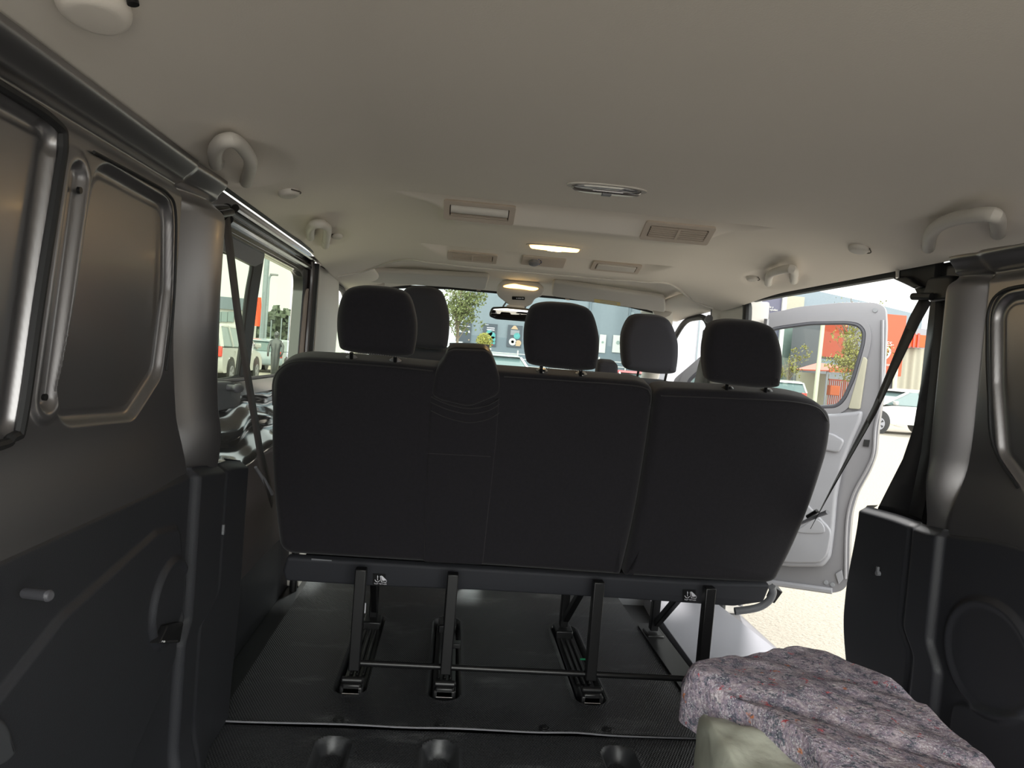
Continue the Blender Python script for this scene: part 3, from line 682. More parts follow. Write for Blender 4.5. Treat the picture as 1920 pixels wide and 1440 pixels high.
handle_px([(1441, 529), (1443, 517), (1452, 510), (1478, 504), (1489, 508), (1489, 524)], .020, 'small beige grab handle on the right ceiling edge, above the open side door')
def hook(px, py, s, label, r=.024):
    c, X_, Y_, N_ = ceil_frame(on_ceil(px, py))
    g = empty('coat_hook', c, label, 'coat hook', 'ceiling coat hooks')
    MB().puff([c + N_ * .013 + X_ * (r * math.cos(t)) + Y_ * (r * 1.15 * math.sin(t)) for t in [2 * math.pi * k / 28 for k in range(28)]], N_, .019, .009).build('cap', M['lightplastic'], g)
    MB().tube(smooth_path([c + N_ * .004 + X_ * (s * r * .5) - Y_ * r * 1.15, c + N_ * .007 + X_ * (s * r * 1.05) - Y_ * r * .6, c + N_ * .007 + X_ * (s * r * 1.12), c + N_ * .004 + X_ * (s * r * .9) + Y_ * r * .8], 4), .0016, 6).build('gap_line', M['slat'], g)
hook(541, 358, 1, 'round beige coat hook between the two left grab handles')
hook(1611, 463, 1, 'round beige coat hook between the two right grab handles')
hook(632, 440, -1, 'round beige coat hook just ahead of the small left grab handle', .018)
hook(1411, 519, 1, 'round beige coat hook just ahead of the small right grab handle', .020)
c, X_, Y_, N_ = ceil_frame(on_ceil(176, 6))
g = empty('ceiling_cap', c, 'large rounded beige belt cover on the left of the ceiling, cut by the top edge', 'cover')
MB().puff([c + N_ * .018 + X_ * (.034 * math.cos(t)) + Y_ * (.046 * math.sin(t)) for t in [2 * math.pi * k / 40 for k in range(40)]], N_, .028, .014, seg=7).build('shell', M['headliner'], g)
MB().cyl(c + X_ * .040 + N_ * .006, c + X_ * .040 - N_ * .006, .006, 20).build('socket', M['black'], g)

# ---- sun visors, front lamp, mirror
def visor(pts, label, extra=None):
    P = []
    for px, py, y in pts: P.append(W(px, py, y=y))
    n = (P[1] - P[0]).cross(P[3] - P[0]).normalized()
    if n.y > 0: n = -n
    c = sum(P, V((0, 0, 0))) / 4; q = [p - n * (p - c).dot(n) for p in P]
    g = empty('sun_visor', c, label, 'sun visor', 'sun visors')
    MB().puff(rpoly(q, .022, 8), n, .026, .010, .010, 6).build('pad', M['lightplastic'], g)
    e = q[3] + (q[2] - q[3]) * (.92 if extra == 'l' else .12)
    MB().tube([e + n * .002, e + n * .002 + (q[2] - q[3]).normalized() * .02], .003, 8).build('clip', M['lightplastic2'], g)
    return g, q, n
visor([(690, 508, 3.16), (918, 519, 3.16), (911, 547, 3.30), (690, 529, 3.28)], 'left sun visor, above the driver headrest', 'l')
g, q, n = visor([(1036, 529, 3.16), (1247, 560, 3.16), (1248, 586, 3.28), (1034, 557, 3.28)], 'right sun visor, with a yellow warning label')
def on_quad(q, u, v): return (q[0] * (1 - u) + q[1] * u) * (1 - v) + (q[3] * (1 - u) + q[2] * u) * v
MB().prism([on_quad(q, u, v) + n * .0012 for u, v in ((.37, .70), (.60, .70), (.60, .93), (.37, .93))], n * .0004).build('warning_label', M['labelyel'], g)
for k in range(2):
    MB().prism([on_quad(q, u, v) + n * .0018 for u, v in ((.42, .75 + .09 * k), (.57, .75 + .09 * k), (.57, .79 + .09 * k), (.42, .79 + .09 * k))], n * .0002).build('label_text', M['whitepaint'], g)
lp = empty('front_lamp_console', W(976, 545, y=3.28), 'beige overhead console with a lit amber lamp above the rear-view mirror', 'ceiling lamp')
n = V((0, -.86, -.51))
def fp(pts, y0=3.27, off=0): return [Wp(px, py, V((0, y0, 1.25)) + n * off, n) for px, py in pts]
MB().puff(rpoly(fp([(942, 528), (1008, 532), (1022, 542), (1018, 556), (1002, 562), (998, 572), (985, 578), (955, 574), (945, 566), (932, 556), (931, 542)]), .02, 6), n, .03, .012, seg=6).build('housing', M['lightplastic'], lp)
MB().puff(smooth_path(fp([(944, 537), (962, 533), (976, 535), (992, 538), (1009, 541), (1000, 545), (978, 542), (955, 540)], off=.004), 4, True), n, .004, .003).build('lens', M['lampon'], lp)
MB().puff(smooth_path(fp([(962, 537), (976, 537), (990, 540), (976, 541)], off=.006), 4, True), n, .003, .001).build('bulb', M['lamphot'], lp)
MB().puff(rpoly(fp([(960, 556), (984, 557), (984, 563), (960, 562)], off=.004), .004, 3), n, .004, .001).build('airbag_warning_light', M['black'], lp)
for k, (a, b) in enumerate(((968, 970), (971, 977), (978, 982))):
    MB().prism(fp([(a, 558.4), (b, 558.6), (b, 560.2), (a, 560)], off=.0048), n * .0003).build('warning_text', M['label'], lp)
mi = empty('rear_view_mirror', W(975, 588, y=3.28), 'black framed rear-view mirror hanging from a cream stalk behind the middle headrest', 'mirror')
MB().prism(rpoly([W(px, py, y=3.30) for px, py in ((951, 571), (984, 574), (983, 582), (948, 580))], .006, 3), (0, .02, 0)).build('stalk', M['lightplastic'], mi, bevel=.004)
MB().tube(smooth_path([W(952, 562, y=3.31), W(948, 568, y=3.32), W(943, 575, y=3.32)], 4), .004, 8).build('cable', M['greyplastic'], mi)
MB().tube(smooth_path([W(982, 566, y=3.31), W(985, 571, y=3.32), W(985, 578, y=3.32)], 4), .004, 8).build('cable', M['greyplastic'], mi)
mn = V((-.05, -.98, -.12)).normalized()
mp = lambda pts, off=0: [Wp(px, py, V((0, 3.27, 1.14)) + mn * off, mn) for px, py in pts]
mo = [(922, 576), (948, 575), (1000, 580), (1045, 585), (1052, 592), (1048, 603), (1036, 607), (980, 603), (930, 599), (918, 594), (917, 588)]
MB().puff(rpoly(mp(mo), .012, 5), mn, .035, .012, .014, 5).build('housing', M['black'], mi)
MB().puff(rpoly(mp([(924, 579), (948, 578), (1000, 583), (1043, 588), (1048, 593), (1045, 601), (1035, 603.5), (980, 600), (931, 596), (921, 592), (920.5, 588)], off=.0012), .010, 5), mn, .003, .001).build('mirror_glass', M['mirror'], mi)

# ================================================================ seats
BT = V((0, 1.84, .86)); BB = V((0, 1.955, .36))
bu = (BT - BB).normalized(); bn = V((0, -bu.z, bu.y)).normalized()      # seat-back plane, bn faces the camera
def bp_(pts, off=0): return [Wp(px, py, BT + bn * off, bn) for px, py in pts]
bench = empty('bench_seat', (0, 1.95, 0), 'black three-place rear bench seat standing on steel legs across the van', 'bench seat')
L = rpoly(bp_([(508, 745), (510, 705), (530, 680), (565, 672), (640, 676), (745, 684), (815, 691), (940, 699), (1080, 709), (1200, 717), (1226, 728), (1226, 752), (1212, 850), (1190, 980), (1165, 1082), (1020, 1072), (900, 1064), (700, 1052), (538, 1042), (522, 1028), (511, 930), (506, 840)]), [.03, .04, .06, .04, .1, .1, .1, .1, .1, .05, .03, .03, .2, .2, .01, .2, .2, .2, .02, .02, .2, .2], 5)
MB().puff(L, bn, .115, .026, .03, 6).build('double_backrest', M['fabric'], bench)
S = rpoly(bp_([(1230, 752), (1231, 735), (1250, 730), (1400, 737), (1490, 744), (1535, 754), (1560, 778), (1563, 800), (1556, 850), (1524, 950), (1488, 1035), (1458, 1092), (1440, 1098), (1320, 1092), (1170, 1083), (1194, 980), (1216, 850)]), [.02, .02, .05, .1, .1, .06, .05, .03, .1, .2, .2, .02, .02, .2, .01, .2, .2], 5)
MB().puff(S, bn, .115, .026, .03, 6).build('single_backrest', M['fabric'], bench)
# piping along the upper rims
MB().tube(smooth_path(bp_([(512, 760), (513, 712), (532, 686), (566, 677), (640, 681), (745, 689), (812, 696)], .0005), 6), .0022, 6).build('piping', M['piping'], bench)
MB().tube(smooth_path(bp_([(945, 706), (1080, 715), (1195, 724), (1219, 738), (1219, 760)], .0005), 6), .0018, 6).build('piping', M['piping'], bench)
MB().tube(smooth_path(bp_([(1240, 742), (1400, 748), (1490, 754), (1535, 766), (1552, 790)], .0005), 6), .0018, 6).build('piping', M['piping'], bench)
# centre belt tower / armrest cover between left and middle places
T = rpoly(bp_([(813, 712), (818, 694), (832, 676), (838, 662), (850, 657), (912, 659), (922, 668), (930, 688), (938, 710), (938, 742), (880, 766), (822, 752), (808, 742)], .010), .02, 4)
MB().puff(T, bn, .10, .016, .03, 6).build('belt_tower', M['fabric'], bench)
MB().puff(rpoly(bp_([(834, 668), (840, 656), (852, 652), (910, 654), (920, 662), (924, 672), (880, 668)], -.006), .014, 4), bn, .075, .012, .02, 5).build('belt_tower_cap', M['black'], bench)
MB().puff(rpoly(bp_([(808, 742), (840, 757), (880, 766), (915, 762), (936, 745), (930, 830), (905, 1060), (794, 1054), (803, 840)], .006), .008, 3), bn, .02, .004).build('armrest_cover', M['fabric'], bench)
for yy in (0, 10, 26):
    MB().tube(smooth_path(bp_([(808, 744 + yy), (840, 758 + yy), (880, 766 + yy), (915, 760 + yy), (936, 748 + yy)], .0075), 6), .0014, 6).build('seam', M['piping'], bench)
MB().tube(bp_([(801, 850), (920, 856)], .0065), .001, 6).build('seam', M['piping'], bench)
# skirt along the bottom edge
MB().puff(rpoly(bp_([(538, 1046), (700, 1056), (900, 1068), (1160, 1084), (1320, 1094), (1445, 1098), (1432, 1130), (1376, 1138), (1140, 1122), (900, 1108), (700, 1100), (535, 1090), (530, 1070)], .012), .008, 3), bn, .03, .008).build('skirt', mat('dark_skirt_cloth', (.020, .021, .027), .75), bench)
LBL = []
for cx_, cy_ in ((712, 1086), (1293, 1116)):
    lb = MB().prism(rpoly(bp_([(cx_ - 13, cy_ - 11), (cx_ + 11, cy_ - 10), (cx_ + 11, cy_ + 12), (cx_ - 13, cy_ + 11)], .0135), .001, 2), bn * .0006).build('child_seat_label', M['black'], bench)
    ink = MB()
    ink.tube([bp_([(cx_ - 4, cy_ - 7)], .0145)[0], bp_([(cx_ - 4, cy_ + 2)], .0145)[0]], .0009, 6)
    ink.tube(smooth_path(bp_([(cx_ - 9, cy_ + 1), (cx_ - 7, cy_ + 4), (cx_ - 3, cy_ + 5), (cx_, cy_ + 2)], .0145), 4), .0009, 6)
    ink.tube(bp_([(cx_ - 4, cy_ - 5), (cx_ - 3.4, cy_ - 4)], .0145), .0016, 6)
    ink.tube(bp_([(cx_ + 1, cy_ - 6), (cx_ + 3, cy_ + 5), (cx_ + 12, cy_ + 6), (cx_ + 13, cy_ + 3)], .0145), .0009, 6)
    ink.prism(bp_([(cx_ + 2, cy_ - 7), (cx_ + 5, cy_ - 6), (cx_ + 10, cy_ - 1), (cx_ + 13, cy_ + 2), (cx_ + 5, cy_ + 3)], .0142), bn * .0005)
    ink.build('pictogram', M['label'], lb)
    _p = bp_([(cx_ + 1, cy_ + 9)], .0146)[0]; LBL.append((lb, _p))
MB().prism(bp_([(584, 1047), (622, 1050), (622, 1052), (584, 1050)], .014), bn * .0006).build('hem_tab', M['greyplastic'], bench)
# grey hinge cover at the right end
MB().tube(smooth_path([Wp(px, py, BT + bn * .0, bn) for px, py in ((1447, 1100), (1449, 1112), (1440, 1128), (1418, 1140), (1378, 1146))], 6), .011, 12).build('hinge_cover', M['greyplastic'], bench)
MB().prism(bp_([(1455, 1103), (1468, 1110), (1452, 1132), (1444, 1128)], -.01), -bn * .03).build('recliner_lever', M['black'], bench, bevel=.002)
# cushion in front of the backrest
MB().puff(rpoly([V((x, 2.02, .47)) if False else V((x, y, .455)) for x, y in ((-.74, 2.00), (.68, 2.00), (.70, 2.46), (-.74, 2.46))], .05, 5), (0, 0, 1), .13, .04, .03, 5).build('seat_cushion', M['fabric'], bench)
MB().box((-.02, 2.2, .31), (1.30, .42, .03)).build('seat_pan', M['blackmetal'], bench, bevel=.004)
# headrests
def headrest(pts, posts, off, parent, guide_y, fabric='fabric', stitch=True, th=.085, guide=M['blackmetal'], P0=BT, scale=1.0, rr=.032):
    f_ = lambda q, o=0: [Wp(px, py, P0 + bn * (off + o), bn) for px, py in q]
    h = MB().puff(smooth_path(f_(pts), 5, True), bn, th, rr, .035, 8).build('headrest', M[fabric], parent, smooth=80)
    if stitch:
        lo = f_([stitch[0], stitch[1], stitch[2]], -.004) if isinstance(stitch, tuple) else None
        path = smooth_path(lo, 16)
        d = MB()
        for k in range(0, len(path) - 1, 1):
            a = path[k]; b = path[k] + (path[k + 1] - path[k]) * .55; d.tube([a, b], .0008 * scale, 5)
        d.build('stitching', M['stitch'], h)
    for px, py, py2 in posts:
        a = Wp(px, py, P0 + bn * (off - th * .55), bn); b = Wp(px, py2, P0 + bn * (-.045), bn)
        MB().tube([a, b - bu * .02], .0048, 12).build('post', M['blackmetal'], h)
        MB().tube([b - bu * .008, b + bu * .013, b + bu * .018], [.017 * scale, .016 * scale, .010 * scale], 16).build('post_guide', guide, h)
    return h
def blob(l, r, t, b, tl=0, slant=.07, kt=.80, kb=.86, rise=6):
    """px outline of a headrest: wider in the middle, crowned top"""
    cx_ = (l + r) / 2; w_ = (r - l) / 2; q = []
    for u, v in ((-kt, .10), (-.45, .015), (0, 0), (.45, .015), (kt, .10), (.97, .38), (1, .62), (.95, .86), (kb, .965), (.4, 1.0), (0, .995), (-.4, .985), (-kb, .95), (-.96, .84), (-1, .60), (-.96, .34)):
        x = cx_ + u * w_; q.append((x, t + v * (b - t) + (x - cx_) * slant))
    return q
headrest(blob(628, 780, 541, 671), [(659, 662, 679), (741, 668, 684)], .028, bench, 0, stitch=((640, 661), (700, 664), (764, 672)), guide=M['palegrey'])
headrest(blob(984, 1127, 572, 697), [(1015, 688, 703), (1089, 695, 709)], .028, bench, 0, stitch=((996, 690), (1052, 691), (1116, 699)), guide=M['steel'])
headrest(blob(1326, 1474, 605, 730), [(1363, 722, 735), (1436, 726, 740)], .028, bench, 0, stitch=False)
# legs
LG = [(-.500, -.500), (-.252, -.250), (.152, .148), (.470, .466)]
for k, (xr, xf) in enumerate(LG):
    zt = .325
    b = MB().bar((xr, 1.905, .045), (xr, 1.90, zt), .030, .030, up=(0, 1, 0)).build('rear_leg', M['blackmetal'], bench, bevel=.003)
    MB().bar((xf, 2.36, .02), (xf, 2.34, zt), .028, .028, up=(0, 1, 0)).build('front_leg', M['blackmetal'], bench, bevel=.003)
    MB().bar((xf + .004, 2.34, .05), (xf + .016, 2.02, zt), .024, .020, up=(1, 0, 0)).build('brace', M['blackmetal'], bench, bevel=.003)
    ft = MB().box((xr, 1.885, .002), (.062, .060, .034)).box((xr, 1.862, .012), (.050, .014, .028)).tube([(xr - .03, 1.872, .030), (xr + .03, 1.872, .030)], .009, 12).build('foot', M['blackmetal'], bench, bevel=.005)
    MB().tube([(xr - .022, 1.852, .002), (xr + .022, 1.852, .002)], .002, 8).build('foot_pin', M['steel'], ft)
    MB().box((xf, 2.355, .0), (.060, .07, .03)).build('front_foot', M['blackmetal'], bench, bevel=.005)
    rl = MB().box((xr, 2.13, -.018), (.066, .52, .018))
    for dx in (-.017, .0, .017): rl.tube([(xr + dx, 1.98, -.006), (xr + dx, 2.30, -.006)], .005, 8)
    rl.build('rail', M['blackmetal'], bench, bevel=.002)
MB().tube([W(676, 1243, y=1.915), W(1296, 1273, y=1.915)], .0085, 14).build('cross_bar', M['blackmetal'], bench)
MB().box(W(682, 1140, y=1.935), (.011, .002, .028)).build('paper_tag', M['label'], bench)
p = W(852, 1208, y=2.02); MB().box(p, (.036, .03, .014)).tube([p + V((-.03, 0, 0)), p + V((.012, 0, 0))], .006, 8).build('lock_lever', M['blackmetal'], bench, bevel=.002)
MB().box(W(1093, 1236, y=2.03), (.018, .004, .004)).build('green_marker', mat('green_plastic', (.02, .35, .15), .5), bench)
MB().prism(rpoly([V((x, y, -.004)) for x, y in ((.432, 1.83), (.508, 1.83), (.505, 2.45), (.430, 2.45))], .03, 5), (0, 0, .012)).build('rail_tray', M['black'], bench, bevel=.004)

# ---- front seats
def front_seat(cx_, w_, label, hr, y0=2.66, ztop=.885, name='driver_seat', extra=None):
    g = empty(name, (cx_, y0 + .2, 0), label, 'seat')
    u = V((0, -.24, .97)).normalized(); n = V((0, -u.z, u.y)).normalized(); c0 = V((cx_, y0, ztop))
    def pp(a, s): return c0 + V((a, 0, 0)) + u * s
    MB().puff(rpoly([pp(-w_ * .42, 0), pp(w_ * .42, 0), pp(w_ * .5, -.10), pp(w_ * .48, -.60), pp(-w_ * .48, -.60), pp(-w_ * .5, -.10)], [.06, .06, .1, .04, .04, .1], 6), n, .12, .035, .035, 6).build('backrest', M['fabric2'], g)
    MB().puff(rpoly([V((cx_ + a * w_ / 2, y, .42)) for a, y in ((-1, y0 + .12), (1, y0 + .12), (1, y0 + .62), (-1, y0 + .62))], .05, 5), (0, 0, 1), .14, .04, .03, 5).build('cushion', M['fabric2'], g)
    MB().prism(rpoly([V((cx_ + a * w_ * .46, y, -.18)) for a, y in ((-1, y0 + .14), (1, y0 + .14), (1, y0 + .60), (-1, y0 + .60))], .03, 4), (0, 0, .45)).build('base', M['greyplastic'], g, bevel=.01)
    for hx, l, r, t, b, kt in hr:
        f_ = lambda q: [Wp(px, py, c0 + n * .01, n) for px, py in q]
        h = MB().puff(smooth_path(f_(blob(l, r, t, b, kt=kt)), 5, True), n, .09, .032, .035, 8).build('headrest', M['fabric2'], g, smooth=80)
        for k in (.27, .77):
            px = l + (r - l) * k
            a = Wp(px, b - 6, c0 - n * .04, n); q = a.copy(); q2 = pp(a.x - cx_, -.01) - n * .05
            MB().tube([a, q2], .005, 10).build('post', M['blackmetal'], h)
            MB().tube([q2 + u * .0, q2 + u * .012], [.016, .011], 14).build('post_guide', M['blackmetal'], h)
    return g, c0, u, n
front_seat(-.395, .50, 'dark driver seat at the front left, mostly hidden by the bench', [(0, 742, 842, 541, 657, .76)], ztop=.925)
g, c0, u, n = front_seat(.30, .68, 'dark grey double passenger seat at the front right, its right headrest free of the bench', [(0, 1168, 1275, 594, 703, .74)], ztop=.865, name='passenger_seat')
MB().puff(rpoly([Wp(px, py, c0 + n * .01, n) for px, py in ((1122, 681), (1130, 678), (1152, 680), (1160, 686), (1159, 708), (1150, 712), (1124, 710), (1119, 704))], .012, 5), n, .06, .014, .014).build('belt_tower', M['fabric2'], g)

# ================================================================ seat belts
def belt(name, label, strands, mat_, extra=None, wd=V((0, 1, 0)), width=.045):
    g = empty(name, strands[0][0], label, 'seat belt', 'seat belts')
    for s in strands: MB().ribbon(s, [V(q) for q in wd] if isinstance(wd, list) and len(wd) == len(s) else (V((0, 1, 0)) if isinstance(wd, list) else wd), width).build('webbing', mat_, g, smooth=180)
    return g
# left outer
a = W(424, 404, x=-.815)
g = belt('seat_belt', 'brown-grey seat belt hanging from the left pillar to the left end of the bench', [[W(424, 410, x=-.82), W(446, 590, x=-.815), W(470, 740, x=-.80), W(490, 860, x=-.795), W(512, 940, x=-.78)], [W(410, 412, x=-.835), W(404, 600, x=-.842), W(398, 760, x=-.842), W(391, 888, x=-.838)]], M['webbing'], width=.050)
MB().puff(rpoly([W(px, py, x=-.822) for px, py in ((396, 388), (432, 384), (436, 400), (428, 424), (402, 424))], .010, 4), (1, 0, 0), .03, .006).build('top_anchor', M['black'], g)
MB().tube([W(412, 402, x=-.812), W(434, 398, x=-.812)], .008, 12).build('anchor_loop', M['black'], g)
MB().tube([W(479, 876, x=-.80), W(496, 902, x=-.79), W(510, 926, x=-.78)], [.004, .006, .006], 10).build('buckle_arm', M['palegrey'], g)
# right outer
g = belt('seat_belt', 'dark seat belt slanting down from the right pillar across the open side door', [[W(1737, 560, x=.838), W(1715, 600, x=.832), W(1640, 768, x=.80), W(1560, 915, x=.775), W(1523, 985, x=.76)], [W(1768, 560, x=.858), W(1757, 700, x=.858), W(1740, 850, x=.858), W(1716, 968, x=.850)]], M['webbingb'], width=.048, wd=[(0, 1, 0), (0, 1, 0), (.25, .95, -.1), (.42, .88, -.1), (.50, .84, -.1)])
MB().puff(rpoly([W(px, py, x=.842) for px, py in ((1738, 520), (1782, 515), (1786, 545), (1776, 562), (1740, 566), (1728, 552))], .012, 4), (-1, 0, 0), .03, .008).build('top_anchor', M['black'], g)
MB().tube([W(1712, 556, x=.83), W(1748, 556, x=.835)], .009, 12).build('anchor_loop', M['black'], g)
MB().tube([W(1552, 960, x=.775), W(1530, 968, x=.765), W(1500, 982, x=.752)], [.0065, .0055, .005], 10).build('buckle_arm', M['palegrey'], g)
MB().tube([W(1532, 958, x=.77), W(1514, 969, x=.76)], .006, 10).build('buckle', M['black'], g)
# front right
g = belt('seat_belt', 'grey-green seat belt on the right pillar beside the passenger headrest', [[W(1329, 640, y=3.02), W(1316, 690, y=2.98), W(1304, 742, y=2.94)], [W(1333, 640, y=3.05), W(1328, 690, y=3.05), W(1322, 745, y=3.05)]], M['webbingg'], wd=V((1, .2, 0)), width=.040)
MB().tube([W(1334, 578, y=3.03), W(1333, 600, y=3.03), W(1332, 620, y=3.03)], [.003, .003, .003], 8).build('height_adjuster', M['greyplastic'], g)
MB().puff(smooth_path([W(px, py, y=3.03) for px, py in ((1323, 598), (1330, 590), (1337, 594), (1336, 602), (1330, 606), (1324, 603))], 3, True), (0, -1, 0), .02, .004).build('adjuster_button', M['palegrey'], g)
MB().puff(rpoly([W(px, py, y=3.01) for px, py in ((1321, 618), (1336, 616), (1337, 634), (1330, 640), (1319, 632))], .006, 3), (0, -1, 0), .025, .006).build('top_anchor', M['black'], g)
MB().prism([W(px, py, y=3.00) for px, py in ((1323, 626.5), (1330, 626), (1326, 634), (1323, 634), (1326.5, 629))], (0, -.001, 0)).build('anchor_highlight', M['palegrey'], g)

# ================================================================ open front passenger door
HP = V((.98, 3.92, 0)); dd = V((.80, -.70, 0)).normalized(); dnn = V((-.70, -.80, 0)).normalized()   # dnn faces the cabin and the camera
def dp(pts, off=0): return [Wp(px, py, HP + dnn * off, dnn) for px, py in pts]
door = struct(empty('door_1', HP))
do = [(1262, 1068), (1262, 712), (1300, 680), (1340, 645), (1395, 606), (1440, 588), (1500, 575), (1580, 567), (1640, 567), (1660, 575), (1662, 610), (1656, 740), (1647, 800), (1643, 852), (1632, 882), (1608, 925), (1597, 962), (1593, 1010), (1592, 1085), (1584, 1106), (1560, 1113), (1460, 1098)]
di = [(1288, 738), (1287, 714), (1330, 674), (1400, 632), (1455, 612), (1520, 603), (1590, 602), (1612, 606), (1624, 620), (1622, 645), (1603, 712), (1586, 750), (1570, 765), (1480, 768), (1330, 757)]
DO = rpoly(dp(do), .03, 4); DI = rpoly(dp(di), .03, 4)
MB().prism(DO, -dnn * .05, DI).build('door_shell', M['silver'], door, bevel=.012, seg=3)
# stepped inner frame round the window and the rear edge flange
di2 = [(1276, 748), (1274, 708), (1322, 664), (1394, 622), (1450, 602), (1518, 592), (1594, 591), (1622, 597), (1634, 620), (1632, 650), (1612, 718), (1594, 762), (1576, 776), (1480, 780), (1330, 770)]
MB().prism(rpoly(dp(di2, .014), .035, 5), -dnn * .012, rpoly(dp(di, .014), .03, 5)).build('window_frame', M['silver'], door, bevel=.008, seg=3)
MB().tube(rpoly(dp([(1290, 737), (1289, 716), (1332, 677), (1402, 635), (1456, 615), (1521, 606), (1589, 605), (1610, 609), (1621, 622), (1619, 645), (1600, 711), (1583, 748), (1569, 762), (1480, 766), (1330, 755)], .004), .03, 5), .011, 8, closed=True).build('window_seal', mat('door_seal', (.045, .045, .055), .5), door)
MB().prism(DI, -dnn * .001).build('pane', M['glass'], door) if False else MB().add([p - dnn * .02 for p in DI], [tuple(range(len(DI)))]).build('pane', M['glass'], door)
fl = smooth_path(dp([(1655, 600), (1652, 740), (1641, 800), (1637, 850), (1625, 880), (1602, 922), (1590, 962), (1586, 1010), (1585, 1085)], .006), 5)
MB().tube(fl, .008, 8).build('edge_flange', M['silver'], door)
MB().tube(smooth_path(dp([(1560, 1108), (1460, 1094), (1300, 1072)], .01), 5), .016, 8).build('bottom_seal', M['palegrey'], door)
# cream sliver of trim between the glass and the rear edge
MB().puff(rpoly(dp([(1618, 668), (1626, 672), (1612, 768), (1590, 766)], .018), .01, 4), dnn, .02, .004).build('frame_cover', M['cream'], door)
tp = MB().puff(rpoly(dp([(1300, 764), (1480, 775), (1560, 776), (1617, 770), (1613, 790), (1596, 828), (1580, 870), (1568, 930), (1562, 1000), (1556, 1046), (1542, 1064), (1480, 1064), (1300, 1040)], .05), .02, 4), dnn, .05, .018).build('door_trim', M['palegrey'], door)
MB().puff(rpoly(dp([(1300, 880), (1500, 930), (1560, 995), (1552, 1040), (1538, 1056), (1480, 1056), (1300, 1030)], .062), .03, 5), dnn, .02, .010).build('map_pocket', M['palegrey'], tp)
MB().puff(smooth_path(dp([(1496, 998), (1510, 984), (1528, 974), (1540, 980), (1546, 992), (1540, 1000)], .068), 5, True), dnn, .012, .004).build('speaker_bowl', mat('bowl_grey', (.22, .22, .24), .5), tp)
MB().puff(rpoly(dp([(1471, 800), (1560, 812), (1584, 826), (1572, 850), (1470, 830)], .066), .02, 5), dnn, .03, .010).build('armrest', M['palegrey'], tp)
MB().prism(dp([(1620, 824), (1631, 825), (1629, 838), (1618, 837)], .005), dnn * .003).build('lock_hole', M['black'], door)
MB().puff(rpoly(dp([(1566, 1076), (1578, 1068), (1582, 1085), (1572, 1096)], .010), .004, 3), dnn, .01, .003).build('buffer', M['palegrey'], door)
for px, py in ((1549, 1092), (1561, 1096), (1641, 582)):
    q = dp([(px, py)], 0)[0]; MB().cyl(q, q + dnn * .006, .011, 16).build('plug', M['greyplastic'], door, bevel=.001)

# ================================================================ folded felt blankets in the load bay
def pillow(pts, z0, z1, seedv, r=.05, amp=.012, rings=44, n_=140, tuck=0, tilt=(0, 0)):
    c = V((sum(p[0] for p in pts) / len(pts), sum(p[1] for p in pts) / len(pts), 0))
    P = smooth_path([V((p[0], p[1], 0)) for p in pts], max(2, n_ // len(pts)), True); n = len(P); vs = []; h = z1 - z0
    prof = []
    for k in range(rings): prof.append((k / (rings - 1) * .93, 0))
    for k in range(1, 11): a = math.pi / 2 * k / 10; prof.append((.93 + .07 * math.sin(a), r * (1 - math.cos(a))))
    for k in range(1, 13): t = k / 12; prof.append((1 - .02 * math.sin(math.pi * t) - tuck * t, r + (h - r) * t))
    for t, dz in prof:
        for p in P:
            q = c + (p - c) * t; z = z1 - dz + tilt[0] * (q.x - c.x) + tilt[1] * (q.y - c.y)
            s = V((q.x * 7, q.y * 7, seedv + z * 5)); d = noise.noise(s) * amp + noise.noise(s * 3.1) * amp * .45 + noise.noise(s * 14) * .0016
            fold = .010 * math.exp(-((noise.noise(V((q.x * 2.3 + q.y * 3.5, seedv, 0))) * 6) ** 2)) * amp / .012
            out = (p - c).normalized() * noise.noise(V((p.x * 9, p.y * 9, z * 14 + seedv))) * amp * (1.1 if dz > r * .5 else .3)
            vs.append(V((q.x, q.y, max(z + (d - fold) * (1 if dz < r else .4), .003))) + out)
    R_ = len(prof); fs = [(a * n + i, a * n + (i + 1) % n, (a + 1) * n + (i + 1) % n, (a + 1) * n + i) for a in range(R_ - 1) for i in range(n)]
    return MB().add(vs, fs)
bl = empty('felt_blanket', (.42, 1.2, 0), 'mottled purple-grey recycled felt blanket with red flecks, folded in a pile at the bottom right', 'blanket')
top = [(.225, 1.372), (.40, 1.468), (.555, 1.540), (.640, 1.430), (.670, 1.335), (.645, 1.17), (.640, 1.02), (.600, .85), (.46, .80), (.335, .86), (.325, 1.00), (.315, 1.10), (.285, 1.20), (.235, 1.29)]
pillow(top, .225, .335, 3.0, r=.045, amp=.013).build('top_fold', M['felt'], bl, smooth=180)
mid = [(.235, 1.31), (.36, 1.38), (.54, 1.42), (.62, 1.34), (.64, 1.10), (.58, .82), (.30, .80), (.215, .95), (.205, 1.15)]
pillow(mid, .06, .292, 8.0, r=.05, amp=.016).build('lining_fold', M['lining'], bl, smooth=180)
low = [(.20, 1.345), (.36, 1.43), (.56, 1.47), (.66, 1.36), (.68, 1.10), (.62, .82), (.30, .80), (.20, .95), (.19, 1.12)]
pillow(low, .0, .12, 12.0, r=.04, amp=.010).build('lower_fold', M['felt'], bl, smooth=180)

